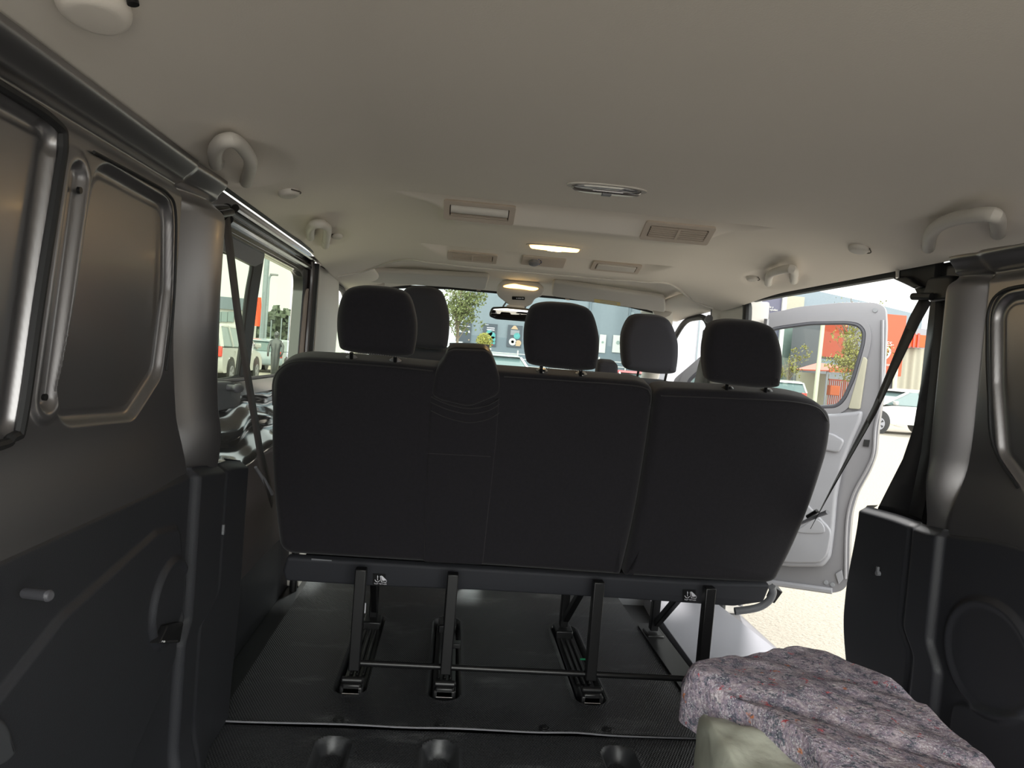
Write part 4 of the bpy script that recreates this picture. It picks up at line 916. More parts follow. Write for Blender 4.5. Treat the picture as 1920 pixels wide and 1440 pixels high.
# ================================================================ outside
GZ = -.50
struct(MB().add([V((x, y, GZ)) for x, y in ((-90, -30), (90, -30), (90, 110), (-90, 110))], [(0, 1, 2, 3)]).build('ground', M['asphalt']))
def car(name, loc, head, color, label, kind='hatch', S=1.0, group='parked cars', parts=True):
    """nose towards local +Y; head = rotation about Z"""
    g = empty(name, (0, 0, 0), label, 'van' if kind == 'van' else 'car', group)
    if kind == 'van':
        lowp = [(-2.4, .35), (-2.4, 1.0), (2.2, 1.0), (2.5, .85), (2.55, .35)]; cab = [(-2.38, 1.0), (-2.36, 1.95), (1.25, 1.98), (2.1, 1.02)]; roofp = [(-2.37, 1.92), (-2.3, 2.0), (1.15, 2.02), (1.35, 1.90)]; hw = .95; wb = (-1.5, 1.6)
    elif kind == 'mpv':
        lowp = [(-2.15, .32), (-2.2, .62), (-2.15, 1.0), (-1.2, 1.0), (1.05, .98), (1.95, .84), (2.15, .62), (2.15, .32)]; cab = [(-2.12, 1.0), (-1.9, 1.52), (-.4, 1.56), (.35, 1.50), (1.35, .97)]; roofp = [(-1.98, 1.50), (-1.5, 1.58), (-.2, 1.61), (.50, 1.52), (.35, 1.49)]; hw = .88; wb = (-1.32, 1.36)
    else:
        lowp = [(-1.95, .32), (-2.0, .60), (-1.93, .94), (-1.3, .95), (.85, .93), (1.7, .78), (1.98, .58), (1.98, .32)]; cab = [(-1.92, .93), (-1.55, 1.38), (-.3, 1.42), (.25, 1.36), (1.15, .92)]; roofp = [(-1.68, 1.34), (-1.4, 1.42), (-.2, 1.47), (.40, 1.37), (.2, 1.35)]; hw = .86; wb = (-1.25, 1.25)
    # lower body: superelliptic section along the profile
    b = MB(); N = 9
    def sec(prof, k, tumble):
        t = -1 + 2 * k / (N - 1); return t
    pr = rpoly([V((0, y, z)) for y, z in lowp], .12, 4)
    vs = []; n = len(pr)
    for k in range(N):
        t = -1 + 2 * k / (N - 1); e = abs(t) ** 6; sc_ = 1 - .05 * e
        for p in pr: vs.append(V((t * hw * (1 - .04 * (p.z - .3)), p.y * sc_, .62 + (p.z - .62) * (1 - .06 * e))))
    fs = [(k * n + i, k * n + (i + 1) % n, (k + 1) * n + (i + 1) % n, (k + 1) * n + i) for k in range(N - 1) for i in range(n)]
    b.add(vs, fs + [tuple(range(n)), tuple((N - 1) * n + i for i in reversed(range(n)))])
    body = b.build('body', color, g, smooth=50)
    # glasshouse
    def gh(prof, wtop, wbot, zlo, zhi):
        q = MB(); P = [V((0, y, z)) for y, z in prof]; n = len(P); vs = []
        for sx in (-1, 1):
            for p in P: vs.append(V((sx * (wbot + (wtop - wbot) * (p.z - zlo) / (zhi - zlo)), p.y, p.z)))
        return q.add(vs, [(i, (i + 1) % n, (i + 1) % n + n, i + n) for i in range(n)] + [tuple(range(n)), tuple(n + i for i in reversed(range(n)))])
    zl = cab[0][1]; zh = max(z for _, z in cab)
    gh(cab, hw * .76, hw * .96, zl, zh).build('windows', M['carglass'] if kind != 'van' else color, g, bevel=.03)
    gh(roofp, hw * .74, hw * .80, min(z for _, z in roofp), max(z for _, z in roofp)).build('roof', color, g, bevel=.03)
    def wside(y, z): return hw * .96 + (hw * .76 - hw * .96) * (z - zl) / (zh - zl)
    pil = MB()
    if kind == 'van':
        for sx in (-1, 1): pass
        MB().add([V((x * hw * .8, y, z)) for x, y, z in ((-1, 2.0, 1.13), (1, 2.0, 1.13), (.9, 1.36, 1.86), (-.9, 1.36, 1.86))], [(0, 1, 2, 3)]).build('windscreen', M['carglass'], g)
    else:
        ends = [(cab[0], cab[1]), (cab[-1], cab[-2])]
        mids = [(-.15, -.12)] if kind == 'hatch' else [(-1.15, -1.1), (-.1, -.06)]
        for sx in (-1, 1):
            for (a, b2) in ends: pil.bar(V((sx * (wside(*a) + .002), a[0], a[1])), V((sx * (wside(*b2) + .002), b2[0], b2[1])), .09, .05)
            for y0, y1 in mids: pil.bar(V((sx * (wside(y0, zl) + .002), y0, zl)), V((sx * (wside(y1, zh) + .002), y1, zh)), .07, .03, up=(0, 1, 0))
        pil.build('pillars', color, g, bevel=.01)
    for y in wb:
        for sx in (-1, 1):
            MB().cyl((sx * (hw - .25), y, .36), (sx * (hw + .003), y, .36), .385, 28).build('wheel_arch', M['black'], g)
            t = MB().tube([(sx * (hw - .20), y, .315), (sx * (hw - .18), y, .315), (sx * (hw + .01), y, .315), (sx * (hw + .02), y, .315)], [.29, .315, .315, .29], 28).build('wheel', M['tyre'], g)
            if parts:
                rm = MB().cyl((sx * (hw + .0), y, .315), (sx * (hw + .026), y, .315), .20, 24)
                rm.build('rim', M['palegrey'], t)
                dk = MB()
                for k in range(5):
                    a = 2 * math.pi * k / 5; dk.add([V((sx * (hw + .0285), y + math.cos(a + s_) * rr_, .315 + math.sin(a + s_) * rr_)) for s_, rr_ in ((-.25, .17), (.25, .17), (.1, .08), (-.1, .08))], [(0, 1, 2, 3)])
                dk.build('rim_openings', M['black'], t)
    for sx in (-1, 1):
        y_ = lowp[0][0]; MB().box((sx * (hw - .13), y_ + .02, zl - .12), (.22, .10, .26)).build('tail_light', M['red'], g, bevel=.02)
        MB().box((sx * (hw - .20), -y_ - .06 if kind != 'mpv' else 2.06, .66), (.34, .14, .14)).build('headlight', M['lens'] if False else M['palegrey'], g, bevel=.03)
        if parts: MB().box((sx * (hw + .09), (cab[-1][0] - .35), zl + .07), (.18, .10, .13)).build('wing_mirror', color, g, bevel=.03)
        if parts and kind != 'van': MB().box((sx * (hw + .005), -.05, zl - .12), (.02, .16, .025)).box((sx * (hw + .005), -.95, zl - .12), (.02, .16, .025)).build('door_handle', color, g)
    if parts:
        MB().box((0, lowp[0][0] - .005, .62), (.50, .02, .11)).build('number_plate', M['whitepaint'], g)
    g.location = loc; g.rotation_euler = (0, 0, head); g.scale = (S, S, S)
    return g
P_ = lambda px, py: W(px, py, z=GZ)
def at_far(px, y): p = W(px, 690, y=y); return V((p.x, y, GZ))
# left, through the sliding window: people carrier seen from its rear flank
q = V((-8.55, 24.0, GZ))
car('car', (-7.85, 22.6, GZ), R(2), M['whitecar'], 'pale silver-white people carrier parked outside the left window', 'mpv', 1.12)
car('car', (-8.5, 32.6, GZ), R(0), M['bluecar'], 'silver-blue hatchback parked beyond the people carrier, its dark driver window open', 'hatch', 1.0)
# ahead, through the windscreen
car('car', (1.45, 27.5, GZ), R(188), M['whitecar'], 'white hatchback facing the van, seen through the windscreen', 'hatch', 1.1)
car('delivery_van', (-1.72, 24.5, GZ), R(180), M['whitecar'], 'white panel van ahead, seen between the driver headrest and the belt tower', 'van', .92, 'vehicles ahead')
car('car', (7.4, 30, GZ), R(180), M['redcar'], 'red car ahead of the van, low behind the passenger headrest', 'hatch', .9, parts=False)
# right, through the open door and side opening
car('car', (15.5, 32.5, GZ), R(-22), M['whitecar'], 'white hatchback seen from behind through the open passenger door window', 'hatch', 1.0)
car('car', (14.35, 21.9, GZ), R(90), M['whitecar'], 'cream-white hatchback side on, seen through the open side door', 'hatch', 1.0)
car('car', (21.2, 30.0, GZ), R(80), M['darkcar'], 'dark grey car behind the cream-white hatchback', 'hatch', 1.0, parts=False)
car('car', (10.2, 27.0, GZ), R(175), M['whitecar'], 'white car low beside the passenger belt, seen under the right bench headrest', 'hatch', 1.0, parts=False)

# facade ahead
def quad_y(px0, py0, px1, py1, y, th=.05):
    """upright slab facing the van at distance y between two photo positions (top left, bottom right)"""
    a = W(px0, py0, y=y); b = W(px1, py1, y=y); return (a, b)
def panel(name, a, b, y, mat_, th=.06, parent=None, **k):
    x0, x1 = sorted((a.x, b.x)); z0, z1 = sorted((a.z, b.z))
    o = MB().box(((x0 + x1) / 2, y + th / 2, (z0 + z1) / 2), (x1 - x0, th, z1 - z0)).build(name, mat_, parent)
    return tag(o, **k) if k else o
YF = 44
bd = empty('store_building', (6, YF, GZ), 'long grey-blue clad store facade facing the windscreen', 'building')
xa = W(872, 600, y=YF).x; xb = 20.5
MB().box(((xa + xb) / 2, YF + 4, GZ + 4.1), (xb - xa, 8, 8.2)).build('wall', corrug('grey_blue_ribbed_cladding', (0.167, 0.198, 0.223), 4, amt=.3), bd)
zl = W(930, 632, y=YF).z
MB().box(((xa + xb) / 2, YF - .03, (GZ + zl) / 2), (xb - xa, .06, zl - GZ)).build('plinth', M['bluewall2'], bd)
MB().box(((xa + xb) / 2, YF - .05, 7.6), (xb - xa + .3, .3, .25)).build('coping', M['palegrey'], bd)
for px in (1105, 1180): p = W(px, 590, y=YF); MB().cyl((p.x, YF - .12, GZ), (p.x, YF - .12, 7.4), .07, 10).build('downpipe', M['bluewall2'], bd)
p = W(1184, 592, y=YF); MB().box((p.x, YF - .06, p.z), (.28, .08, .45)).build('wall_vent', M['greypost'], bd)
posters = [((857, 602), (882, 642), 'dark grey poster with white lines of text, leftmost on the facade', 0), ((907, 606), (930, 650), 'dark poster with turquoise artwork, on the facade', 1), ((953, 609), (977, 652), 'dark poster with a pendant lamp and white plate, right of the turquoise one', 2), ((1150, 628), (1167, 662), 'white poster on the facade left of the passenger headrest', 3), ((1125, 627), (1134, 662), 'narrow white poster beside the middle headrest', 3)]
for (p0, p1, lab, k) in posters:
    a = W(*p0, y=YF - .1); b = W(*p1, y=YF - .1); wd_ = b.x - a.x; hh = a.z - b.z; cx_ = (a.x + b.x) / 2
    g = empty('poster', (cx_, YF - .1, b.z), lab, 'poster', 'posters on the facade')
    MB().box((cx_, YF - .10, (a.z + b.z) / 2), (wd_, .06, hh)).build('board', M['poster'] if k < 3 else M['whitepaint'], g)
    def pb(u0, v0, u1, v1, mm, nm='print'):
        MB().box((a.x + wd_ * (u0 + u1) / 2, YF - .14, a.z - hh * (v0 + v1) / 2), (wd_ * (u1 - u0), .02, hh * (v1 - v0))).build(nm, mm, g)
    def disc(u, v, r, mm):
        MB().cyl((a.x + wd_ * u, YF - .155, a.z - hh * v), (a.x + wd_ * u, YF - .14, a.z - hh * v), r * wd_, 20).build('print', mm, g)
    if k == 0:
        pb(.08, .05, .35, .065, M['label']); pb(.12, .20, .9, .225, M['label']); pb(.1, .50, .5, .525, M['label']); pb(.56, .51, .92, .53, M['label']); pb(.18, .42, .3, .48, M['label']); pb(.80, .43, .9, .5, M['label']); pb(.84, .86, .92, .91, M['tan'])
    elif k == 1:
        pb(.12, .05, .35, .065, M['label']); pb(.25, .17, .8, .20, M['label']); pb(.25, .25, .8, .285, M['label'])
        for u, v, r in ((.45, .42, .22), (.65, .52, .25), (.72, .68, .2), (.4, .55, .2), (.6, .78, .16), (.8, .84, .12)): disc(u, v, r, M['teal'])
        disc(.72, .92, .06, M['orange'])
    elif k == 2:
        MB().prism([(a.x + wd_ * u_, YF - .15, a.z - hh * v_) for u_, v_ in ((.20, .18), (.70, .18), (.52, .02), (.38, .02))], (0, .015, 0)).build('print', M['tan'], g)
        pb(.2, .22, .8, .45, M['palegrey']); disc(.65, .48, .22, M['teal']); disc(.38, .76, .25, M['whitepaint']); disc(.38, .76, .10, M['bluewall']); disc(.78, .80, .20, M['tan']); pb(.6, .90, .9, .94, M['tan'])
    else: disc(.5, .42, .18, M['greenglass'])
# fence in front of the facade
g = empty('metal_fence', (2, 33, GZ), 'thin white metal fence along the foot of the facade', 'fence')
f_ = MB()
for z in (.30, .62, .95, 1.18): f_.tube([(-3, 33, z), (9.5, 33, z)], .018, 6)
f_.build('rail', M['whitepaint'], g)
for k in range(10): MB().cyl((-2.6 + 1.3 * k, 33, GZ), (-2.6 + 1.3 * k, 33, 1.35), .035, 8).build('post', M['whitepaint'], g)
# two motorbikes right of the white hatchback ahead
def bike(x, y, label):
    g = empty('motorbike', (x, y, GZ), label, 'motorbike')
    for dy in (-.65, .65): MB().tube([V((x, y + dy + .28 * math.cos(t * math.pi / 10), GZ + .32 + .28 * math.sin(t * math.pi / 10))) for t in range(20)], .045, 8, closed=True).build('wheel', M['tyre'], g)
    MB().tube([(x, y - .5, GZ + .55), (x, y - .1, GZ + .85), (x, y + .25, GZ + .92), (x, y + .5, GZ + .6)], [.10, .16, .14, .06], 10).build('body', M['palegrey'], g)
    MB().tube([(x - .32, y - .45, GZ + 1.1), (x, y - .5, GZ + 1.0), (x + .32, y - .45, GZ + 1.1)], .02, 8).build('handlebar', M['black'], g)
    MB().tube([(x, y - .65, GZ + .32), (x, y - .5, GZ + 1.0)], .035, 8).build('fork', M['greyplastic'], g)
p = at_far(984, 32.2); bike(p.x, 32.2, 'pale motorbike parked right of the white hatchback ahead')

# trees
def tree(loc, h, cr, label, leaf, dens=900, lean=0, stretch=1.0, trunk_r=.10, ls=.16, seed_=1, cat='tree', group='trees outside', bare=False):
    rnd = random.Random(seed_); x, y, z = loc
    g = empty('tree', loc, label, cat, group)
    t = MB().tube(smooth_path([V((x, y, z)), V((x + lean * .3, y, z + h * .3)), V((x + lean * .6, y + .05, z + h * .6)), V((x + lean, y, z + h * .95))], 4), [trunk_r * (1 - .7 * k / 12) for k in range(13)], 8)
    tips = []
    for k in range(26):
        a = rnd.uniform(0, 6.28); s0 = V((x + lean * .6, y, z + h * rnd.uniform(.42, .8))); e = V((x + lean + cr * rnd.uniform(.4, .95) * math.cos(a), y + cr * rnd.uniform(.4, .95) * math.sin(a), z + h * rnd.uniform(.6, 1.05)))
        t.tube([s0, (s0 + e) / 2 + V((0, 0, .1)), e], [trunk_r * .35, trunk_r * .22, trunk_r * .08], 5); tips.append(e); tips.append((s0 + e) / 2)
    t.build('trunk', M['trunk'], g)
    b = MB(); cl = [tips[rnd.randrange(len(tips))] + V((rnd.gauss(0, cr * .22), rnd.gauss(0, cr * .22), rnd.gauss(0, cr * .22 * stretch))) for _ in range(max(6, dens // 26))]
    for _ in range(dens):
        c = cl[rnd.randrange(len(cl))]; p = c + V((rnd.gauss(0, cr * .13), rnd.gauss(0, cr * .13), rnd.gauss(0, cr * .13)))
        n = V((rnd.gauss(0, 1), rnd.gauss(0, 1), rnd.gauss(0, 1))).normalized(); u = n.orthogonal().normalized(); v = n.cross(u); s = ls * rnd.uniform(.6, 1.3)
        b.add([p - u * s * .5, p + v * s * .3, p + u * s * .5, p - v * s * .3], [(0, 1, 2, 3)])
    b.build('foliage', leaf, g, smooth=180)
    return g
YT = 38
p = at_far(866, YT); tree((p.x - .35, YT, GZ), 5.2, 1.15, 'pale green tree above the white panel van, seen through the windscreen', M['leafg'], 3000, seed_=3, ls=.15)
p = at_far(907, 33); g = empty('shrub', (p.x, 33.4, GZ), 'round yellow-flowering shrub in front of the turquoise poster', 'shrub'); 
b = MB(); rnd = random.Random(5); c0_ = W(908, 640, y=33.4)
for _ in range(1300):
    d = V((rnd.gauss(0, 1), rnd.gauss(0, 1), rnd.gauss(0, 1))).normalized() * (rnd.random() ** .4); q = c0_ + V((d.x * .40, d.y * .40, d.z * .42)); n = V((rnd.gauss(0, 1), rnd.gauss(0, 1), rnd.gauss(0, 1))).normalized(); u = n.orthogonal().normalized(); v = n.cross(u)
    b.add([q - u * .04, q + v * .03, q + u * .04, q - v * .03], [(0, 1, 2, 3)])
b.build('foliage', M['leafyel'], g, smooth=180); MB().cyl((c0_.x, 33.4, GZ), (c0_.x, 33.4, c0_.z), .05, 8).build('stem', M['trunk'], g)

# left outside: building, sign, poles, hedge line
def BX(px0, py0, px1, py1, y): return W(px0, py0, y=y), W(px1, py1, y=y)
g = empty('dealership_building', V((-22, 60, GZ)), 'low white building with a grey-blue fascia far beyond the left window', 'building')
a = W(380, 572, y=60); b = W(466, 640, y=60)
MB().box(((a.x - 12 + b.x) / 2, 61, (a.z + GZ) / 2), (b.x - a.x + 12, 2, a.z - GZ)).build('wall', M['whitepaint'], g)
c = W(440, 563, y=60); d = W(466, 575, y=60)
MB().box(((a.x - 12 + b.x) / 2, 59.9, c.z - .3), (b.x - a.x + 12.6, .4, 1.0)).build('fascia', M['bluewall2'], g)
for k in range(3):
    q0 = W(404 + 12 * k, 584, y=59.9); q1 = W(414 + 12 * k, 604, y=59.9); MB().box(((q0.x + q1.x) / 2, 59.9, (q0.z + q1.z) / 2), (q1.x - q0.x, .1, q0.z - q1.z)).build('window', M['carglass'], g)
a = W(470, 556, y=36); b = W(487, 612, y=36)
g = empty('banner', (a.x, 36, b.z), 'tall bright red-orange banner beside a grey post, outside the left window', 'banner')
MB().grid(lambda u, v: V((a.x + (b.x - a.x) * u, 36 + .12 * math.sin(u * 7 + v * 3), b.z + (a.z - b.z) * v)), 0, 1, 14, 0, 1, 14).build('cloth', mat('red_orange_banner', (.85, .10, .03), .6), g)
pb = at_far(480, 36); MB().cyl((b.x + .06, 36, GZ), (b.x + .06, 36, a.z + .3), .05, 8).build('pole', M['greypost'], g)
g = empty('post', at_far(486, 38), 'thick grey-blue post beside the red-orange banner', 'post')
p = at_far(486, 38); MB().cyl(p, (p.x + .05, 38, 6.9), .13, 14).build('shaft', M['greypost'], g)
MB().cyl(p, p + V((0, 0, .25)), .22, 14).build('foot', M['greypost'], g)
p = W(497, 640, y=48); t = W(501, 530, y=48)
g = empty('street_lamp', (p.x, 48, GZ), 'thin tall street lamp with a curved arm, seen through the left window', 'street lamp')
MB().tube(smooth_path([V((p.x, 48, GZ)), V((p.x, 48, t.z - 1.2)), V((t.x + .1, 48, t.z + .0)), W(507, 517, y=48), W(514, 515, y=48)], 8), .07, 8).build('pole', M['greypost'], g)
MB().box(W(514, 515, y=48), (.5, .25, .12)).build('lamp_head', M['palegrey'], g, bevel=.03)
for k, px in enumerate((503, 522, 536)):
    p = at_far(px, 70); t = W(px + 1, 600 - 4 * k, y=70)
    tag(MB().cyl((p.x, 70, GZ), (p.x, 70, t.z), .06, 6).build('lamp_pole', M['greypost']), ('thin far pole just right of the curved street lamp', 'thin far pole in the middle of the left window front pane', 'thin far pole near the front edge of the left window')[k], 'pole', 'far poles')
hz = MB(); rnd = random.Random(11)
tr = empty('tree_line', (-20, 95, GZ), 'dark green line of far trees on the horizon outside the left window', 'trees')
x0 = W(484, 600, y=95).x; x1 = W(575, 600, y=95).x
for _ in range(5200):
    u = rnd.random(); x = x0 + (x1 - x0) * u; hgt = 4.2 + 1.6 * noise.noise(V((u * 9, 0, 0))) + 1.0 * noise.noise(V((u * 25, 3, 0))) + 1.6 * u; z = GZ + hgt * (rnd.random() ** .6)
    n = V((rnd.gauss(0, 1), -1, rnd.gauss(0, 1))).normalized(); u_ = n.orthogonal().normalized(); v_ = n.cross(u_); s = rnd.uniform(.25, .5); q = V((x, 95 + rnd.gauss(0, 1), z))
    hz.add([q - u_ * s, q + v_ * s, q + u_ * s, q - v_ * s], [(0, 1, 2, 3)])
tag(hz.build('foliage', M['leafd'], tr, smooth=180), kind=None)
# pale parapet and cars' roofs beyond
tag(MB().box(((x0 + x1) / 2, 80, GZ + .75), (x1 - x0 + 6, .3, 1.5)).build('barrier', M['palegrey']), 'long pale barrier in front of the far tree line', 'barrier')
# driver's head of the silver-blue car seen as a dark shape: raised tailgate instead
p = W(518, 642, y=27.6); g = empty('person', (p.x, 27.6, GZ), 'person in dark clothes standing behind the silver-blue car, seen from the chest up', 'person')
bm_ = MB()
def body_ring(z, rx, ry): return [V((p.x + rx * math.cos(t), 27.6 + ry * math.sin(t), GZ + z)) for t in [2 * math.pi * k / 16 for k in range(16)]]
rg = [body_ring(*q) for q in ((.02, .13, .12), (.45, .15, .12), (.85, .18, .13), (1.05, .17, .12), (1.30, .22, .13), (1.42, .21, .11), (1.48, .07, .07), (1.53, .06, .06), (1.58, .085, .10), (1.66, .095, .11), (1.73, .07, .08), (1.76, .02, .02))]
bm_.add([v for r_ in rg for v in r_], [(a * 16 + k, a * 16 + (k + 1) % 16, (a + 1) * 16 + (k + 1) % 16, (a + 1) * 16 + k) for a in range(len(rg) - 1) for k in range(16)] + [tuple(range(15, -1, -1)), tuple((len(rg) - 1) * 16 + k for k in range(16))])
for sx in (-1, 1): bm_.tube([(p.x + sx * .18, 27.6, GZ + 1.38), (p.x + sx * .26, 27.6, GZ + 1.2), (p.x + sx * .27, 27.55, GZ + 1.0), (p.x + sx * .24, 27.45, GZ + .80)], [.06, .055, .045, .035], 8)
bm_.build('body', M['darkcar'], g, smooth=180)

# right outside
YB = 52
g = empty('billboard', W(1423, 580, y=40), 'dark navy billboard with a white triangle and white lettering above the passenger door', 'billboard')
a, b = BX(1398, 540, 1459, 640, 40)
MB().box(((a.x + b.x) / 2, 40.05, (a.z + b.z) / 2), (b.x - a.x, .1, a.z - b.z)).build('board', M['poster2'], g)
MB().box((a.x - .12, 40, (a.z + GZ) / 2), (.24, .3, a.z - GZ)).box((b.x + .12, 40, (a.z + GZ) / 2), (.24, .3, a.z - GZ)).build('frame', M['whitepaint'], g)
MB().prism([W(px, py, y=39.98) for px, py in ((1416, 556), (1438, 556), (1427, 566.5))], (0, -.02, 0)).build('triangle', M['whitepaint'], g)
MB().box(((a.x + b.x) / 2, 39.97, W(1420, 594, y=40).z), (b.x - a.x, .04, .28)).build('yellow_band', M['yellow'], g)
def text(s, p, size, m_, parent, name='lettering', th=.01, align='CENTER'):
    cu = bpy.data.curves.new(name, 'FONT'); cu.body = s; cu.size = size; cu.extrude = th; cu.align_x = align; cu.align_y = 'CENTER'
    o = bpy.data.objects.new(name, cu); col.objects.link(o); dg = bpy.context.evaluated_depsgraph_get(); me = bpy.data.meshes.new_from_object(o.evaluated_get(dg)); bpy.data.objects.remove(o); me.name = name
    n = bpy.data.objects.new(name, me); col.objects.link(n); n.parent = parent; n.location = V(p) - org(parent); n.rotation_euler = (R(90), 0, 0)
    me.materials.clear(); me.materials.append(m_); return n
for (px, py, s) in ((1426, 574, 'Tu proyecto se inicia y'), (1428, 579, 'nuestros servicios te ayudan'), (1420, 584, 'a hacerlo realidad')): text(s, W(px, py, y=39.95), .17, M['whitepaint'], g)
# cream panel, big grey-blue warehouse with sloping roof line
g = empty('warehouse', W(1600, 600, y=YB), 'large grey-blue warehouse with a sloping roof line and coloured squares, outside on the right', 'building')
pts = [W(px, py, y=YB) for px, py in ((1462, 552), (1497, 548), (1530, 545), (1620, 565), (1730, 592))]
base = [V((p.x, YB, GZ)) for p in (pts[-1], pts[0])]
MB().prism([V((p.x, YB, p.z)) for p in pts] + base, (0, 8, 0)).build('wall', M['bluewall'], g)
a, b = BX(1462, 553, 1495, 700, YB - .1); MB().box(((a.x + b.x) / 2, YB - .1, (a.z + GZ) / 2), (b.x - a.x, .1, a.z - GZ)).build('cream_panel', M['cream'], g)
a, b = BX(1466, 608, 1540, 645, YB - .3); MB().box(((a.x + b.x) / 2, YB - .3, (a.z + GZ) / 2), (b.x - a.x, .2, a.z - GZ)).build('green_cladding', M['greenglass'], g)
for (x0_, y0_, x1_, y1_, mm) in ((1494, 617, 1501, 631, M['teal']), (1505, 620, 1519, 631, M['orange']), (1521, 618, 1532, 632, M['blueprint'])):
    a, b = BX(x0_, y0_, x1_, y1_, YB - .5); MB().box(((a.x + b.x) / 2, YB - .5, (a.z + b.z) / 2), (b.x - a.x, .06, a.z - b.z)).build('coloured_square', mm, g)
a, b = BX(1505, 635, 1542, 760, YB - .8); MB().box(((a.x + b.x) / 2, YB - .8, (a.z + GZ) / 2), (b.x - a.x, .3, a.z - GZ)).build('ribbed_cladding', M['corrugated'], g)
# orange shop
g = empty('orange_shop', W(1620, 700, y=46), 'orange shop with a tall orange sign tower, cream ribbed walls and orange canopy', 'building')
def sb(nm, x0_, y0_, x1_, y1_, y, mm, th=.2, ground=False):
    a, b = BX(x0_, y0_, x1_, y1_, y); zb = GZ if ground else b.z
    return MB().box(((a.x + b.x) / 2, y + th / 2, (a.z + zb) / 2), (b.x - a.x, th, a.z - zb)).build(nm, mm, g)
sb('wall', 1540, 600, 1735, 760, 46.4, M['palegrey'], 4, True)
sb('orange_wall', 1542, 602, 1584, 672, 46, M['orange'])
sb('grey_fascia', 1540, 673, 1604, 690, 45.6, M['bluewall'])
st = sb('sign_tower', 1655, 588, 1689, 706, 45.2, mat('salmon_orange_sign', (0.372, 0.062, 0.022), .6), .4)
text('DES-', W(1665, 645, y=45.1), .42, M['whitepaint'], st); text('9', W(1663, 664, y=45.1), 1.25, M['whitepaint'], st); text('com', W(1666, 684, y=45.1), .3, M['whitepaint'], st)
sb('ribbed_wall', 1686, 650, 1735, 750, 45.8, M['corrugated'], .3, True)
sb('orange_fascia', 1692, 625, 1735, 652, 45.4, M['orangedeep'], .4)
for k in range(4): sb('fascia_rib', 1698 + 8 * k, 625, 1699 + 8 * k, 652, 45.3, M['red'], .08)
sb('orange_band', 1650, 694, 1680, 703, 44.8, M['orange'], .2)
g = empty('canopy', W(1545, 690, y=38), 'orange sloping canopy over a trolley shelter beyond the passenger door window', 'canopy')
cp = [W(px, py, y=y) for px, py, y in ((1534, 680, 38.5), (1604, 688, 38.5), (1604, 696, 36.5), (1492, 692, 36.5))]
MB().prism(cp, (0, 0, -.06)).build('roof', M['orange'], g)
MB().prism([W(px, py, y=36.4) for px, py in ((1556, 689), (1604, 690), (1604, 699), (1556, 698))], (0, .1, 0)).build('fascia', M['orangedeep'], g)
for px in (1552, 1603): p = at_far(px, 36.6); MB().cyl(p, (p.x, 36.6, W(px, 694, y=36.6).z), .06, 8).build('post', M['palegrey'], g)
a, b = BX(1494, 697, 1550, 745, 38.2); MB().box(((a.x + b.x) / 2, 38.2, (a.z + GZ) / 2), (b.x - a.x, .08, a.z - GZ)).build('back_panel', mat('olive_cream_panel', (0.298, 0.285, 0.205), .8), g)
g = empty('trolley_railing', at_far(1580, 37.2), 'orange-red vertical bar railing of the trolley shelter', 'railing')
for k in range(13):
    p0 = W(1556 + 3.8 * k, 712, y=37.2); MB().cyl((p0.x, 37.2, GZ), (p0.x, 37.2, p0.z), .035, 6).build('bar', M['orange'], g)
a, b = BX(1554, 708, 1602, 714, 37.2); MB().bar((a.x, 37.2, a.z - .1), (b.x, 37.2, a.z - .1), .08, .08).bar((a.x, 37.2, GZ + .25), (b.x, 37.2, GZ + .25), .08, .08).build('rail', M['orange'], g)
a, b = BX(1553, 722, 1570, 742, 36.9); tag(MB().box(((a.x + b.x) / 2, 36.9, (a.z + b.z) / 2), (b.x - a.x, .5, a.z - b.z)).build('orange_crate', M['orangedeep'], bevel=.04), 'bright orange crate in front of the trolley railing', 'crate')
# cream lamp posts
for k, (px0, px1, y, ytop, lab) in enumerate(((1533, 1543, 28, 608, 'cream lamp post in front of the shop, seen through the passenger door window'), (1682, 1680, 27, 690, 'shorter cream post right of the passenger door'))):
    p = at_far(px0, y); t = W(px1, ytop, y=y); g = empty('lamp_post', p, lab, 'post', 'cream posts')
    MB().tube([p, t], .085, 10).build('shaft', M['creampost'], g); MB().cyl(p, p + V((0, 0, .12)), .16, 12).build('foot', M['creampost'], g)
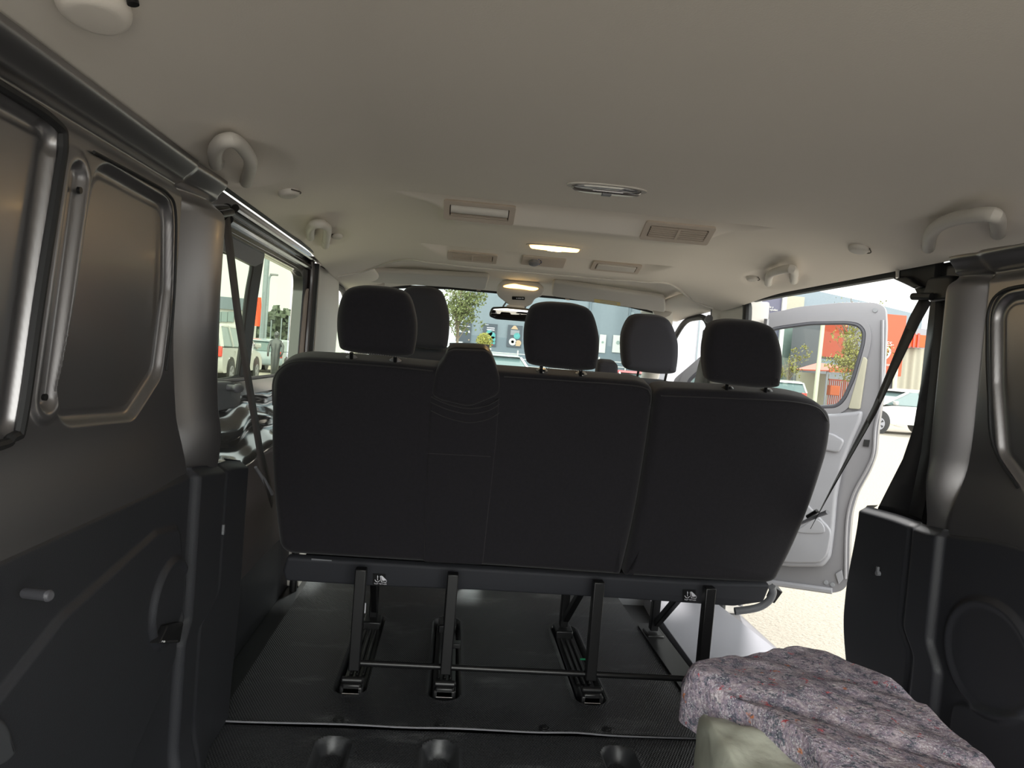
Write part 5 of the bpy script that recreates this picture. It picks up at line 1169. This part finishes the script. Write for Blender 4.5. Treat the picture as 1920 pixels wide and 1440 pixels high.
# street trees on the right
p = at_far(1603, 33); tree((p.x, 33, GZ), 3.9, 1.15, 'yellow-green leafy tree filling the passenger door window', M['leafy'], 2600, seed_=9, ls=.15, trunk_r=.06)
p = at_far(1480, 35); tree((p.x, 35, GZ), 2.9, .75, 'small yellow-green tree at the left of the passenger door window', M['leafy'], 700, seed_=12, ls=.12, trunk_r=.05)
p = at_far(1706, 34); tree((p.x, 27.6, GZ), 2.7, .70, 'small thin olive tree beyond the cream-white hatchback', M['leafg'], 500, seed_=15, ls=.11, trunk_r=.05)
p = at_far(1603, 44); tree((p.x - .6, 44, GZ), 7.3, 1.7, 'nearly bare tree top rising above the warehouse roof', M['leafg'], 160, seed_=21, ls=.14, trunk_r=.10)
# hedge at the foot of the canopy
g = MB(); rnd = random.Random(4); a = at_far(1555, 36.2); b = at_far(1599, 36.2)
for _ in range(700):
    q = V((rnd.uniform(a.x, b.x), 35.8 + rnd.gauss(0, .1), GZ + rnd.random() * .35)); n = V((rnd.gauss(0, 1), rnd.gauss(0, 1), rnd.gauss(0, 1))).normalized(); u = n.orthogonal().normalized(); v = n.cross(u)
    g.add([q - u * .07, q + v * .05, q + u * .07, q - v * .05], [(0, 1, 2, 3)])
tag(g.build('hedge', M['leafd'], smooth=180), 'low dark hedge at the foot of the trolley shelter', 'hedge')
# white building close on the right behind the mirror-side window
g = empty('white_building', at_far(1300, 40), 'plain white building wall seen through the gap beside the right windscreen pillar', 'building')
a = W(1262, 560, y=40); b = W(1345, 560, y=40); MB().box(((a.x + b.x) / 2, 40.8, (a.z + 2.5 + GZ) / 2), (b.x - a.x, 1.6, a.z + 2.5 - GZ)).build('wall', mat('white_lilac_render', (0.372, 0.372, 0.409), .8), g)
p = W(1312, 600, y=39.9); MB().cyl((p.x, 39.9, GZ), (p.x, 39.9, p.z + 1.5), .04, 6).build('drainpipe', M['greypost'], g)
for lb, p in LBL:
    o = text('TOP TETHER', p, .0062, M['label'], lb, th=.0002)
    o.rotation_euler = Matrix((V((1, 0, 0)), bu, bn)).transposed().to_euler()
